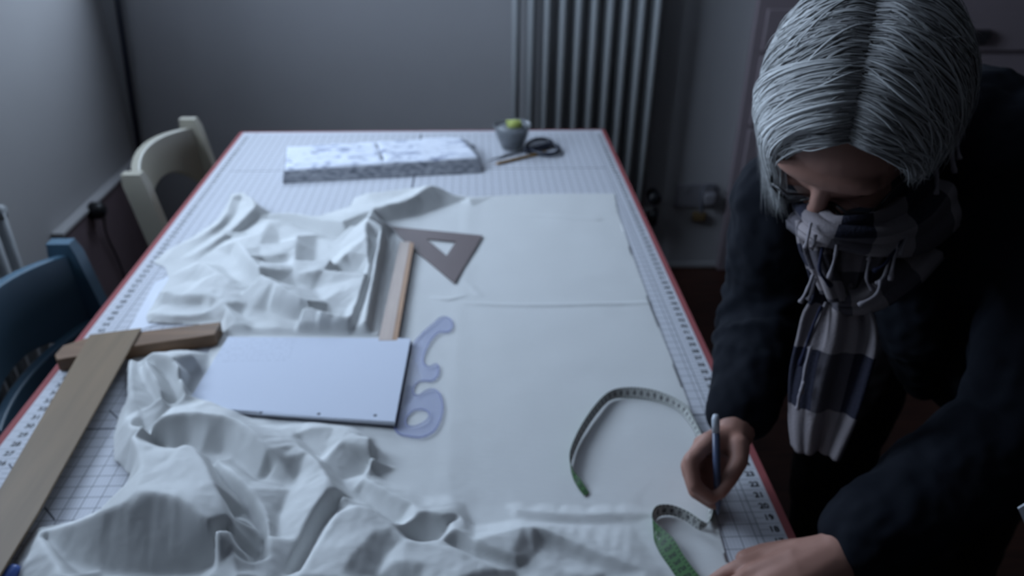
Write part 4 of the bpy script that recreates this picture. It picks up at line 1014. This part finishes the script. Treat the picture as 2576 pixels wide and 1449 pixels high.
# loops round the neck
sheet('neck_loop', [(W(2440,330,.90), wv(10,.9)+sd*.03), (W(2400,440,.86), sr*.020+sd*.034), (W(2330,540,.825), sr*.012+sd*.034), (W(2240,585,.80), sr*.004+sd*.026), (W(2140,588,.795), sr*-.003+sd*.017), (W(2062,572,.81), sr*-.010+sd*.012), (W(2010,520,.87), sr*-.012+sd*.02)], (.1, .8, .2, 3.1), M['plaid'], scarf, .010, .004, 4)
sheet('neck_loop', [(W(2390,520,.89), sr*.022+sd*.018), (W(2310,610,.86), sr*.024+sd*.018), (W(2240,690,.845), sr*.022+sd*.016), (W(2170,745,.845), sr*.012+sd*.018), (W(2105,752,.85), sr*.002+sd*.020)], (.35, .7, .1, 2.2), M['plaid'], scarf, .008, .005, 4)
sheet('neck_loop', [(W(2040,570,.84), sr*.014+sd*.006), (W(2052,640,.84), sr*.016+sd*.006), (W(2078,705,.84), sr*.016+sd*.008), (W(2098,752,.845), sr*.014+sd*.006)], (.5, .5, .55, 1.6), M['plaid'], scarf, .008, .004, 4)
TS = [[(2040,560,.80),(2034,590,.80),(2026,625,.80)], [(2052,590,.80),(2048,615,.80),(2040,628,.80)], [(2105,595,.80),(2102,640,.80),(2085,700,.81)], [(2205,600,.80),(2195,630,.81),(2186,655,.815)],
 [(2262,590,.80),(2252,640,.80),(2240,705,.81)], [(2270,600,.80),(2230,660,.80),(2198,682,.81)], [(2046,690,.82),(2030,730,.82),(2013,762,.82)], [(2052,700,.82),(2042,735,.82),(2032,755,.82)],
 [(2215,705,.81),(2205,740,.81),(2160,768,.82)], [(2345,380,.80),(2358,440,.80),(2355,490,.80)], [(2385,330,.82),(2396,380,.82),(2402,436,.82)], [(2405,300,.82),(2408,360,.82),(2414,402,.82)],
 [(2395,330,.81),(2392,390,.81),(2400,430,.815)], [(2070,620,.82),(2062,680,.82),(2090,720,.83)], [(2240,640,.81),(2226,690,.815),(2205,715,.82)], [(2040,870,.88),(2025,930,.885),(2016,990,.89)],
 [(2022,960,.885),(2010,1000,.89),(2006,1030,.895)], [(2150,985,.89),(2136,1040,.895),(2128,1080,.90)], [(2078,760,.86),(2050,830,.87),(2030,870,.875)], [(2066,770,.86),(2038,840,.87),(2012,920,.88)],
 [(2190,640,.82),(2180,700,.825),(2196,730,.83)], [(2255,560,.80),(2280,590,.80),(2262,640,.80)]]
for i, c in enumerate(TS):
    bm = bmesh.new(); pts_ = [W(*q) for q in smooth_pts(c, 5)]; n_ = len(pts_)
    tube(bm, pts_, [.0017+.0003*math.sin(k*1.7) + (.0012 if k >= n_-2 else 0) for k in range(n_)], 7); obj('tassel', bm, M['tassel_dark' if i in (5, 13, 19) else 'tassel'], scarf, True)

# pen in the right hand
A, B = W(1806, 1298, .938), W(1800, 1044, .905)
pe = thing('pen', 'slate blue pen with pale end held upright in the writing hand', 'pen', A)
bm = bmesh.new(); tube(bm, [A, A.lerp(B, .06), A.lerp(B, .12), A.lerp(B, .84)], [.0006, .0022, .0042, .0044], 12); obj('barrel', bm, M['pen'], pe, True)
bm = bmesh.new(); tube(bm, [A.lerp(B, .84), A.lerp(B, .96), B], [.0047, .0047, .003], 12); obj('end_cap', bm, M['pen_cap'], pe, True)
# folded white paper at the right edge
q = [W(2561, 1280, .80), W(2600, 1256, .80), W(2625, 1330, .80), W(2580, 1322, .80)]
bm = bmesh.new(); a_ = [bm.verts.new(p) for p in q]; b2_ = [bm.verts.new(p+d0*.003) for p in q]
bm.faces.new(a_); bm.faces.new(b2_[::-1])
for k in range(4): bm.faces.new((a_[k], b2_[k], b2_[(k+1) % 4], a_[(k+1) % 4]))
tag(obj('paper_slip', bm, M['paper']), 'white paper slip tucked against the dark jacket at the far right edge', 'paper')

#END
for o, p in bpy_parent_fix:
    o.matrix_parent_inverse = Matrix.Translation(p.matrix_basis.translation).inverted() if p.parent is None else Matrix.Identity(4)
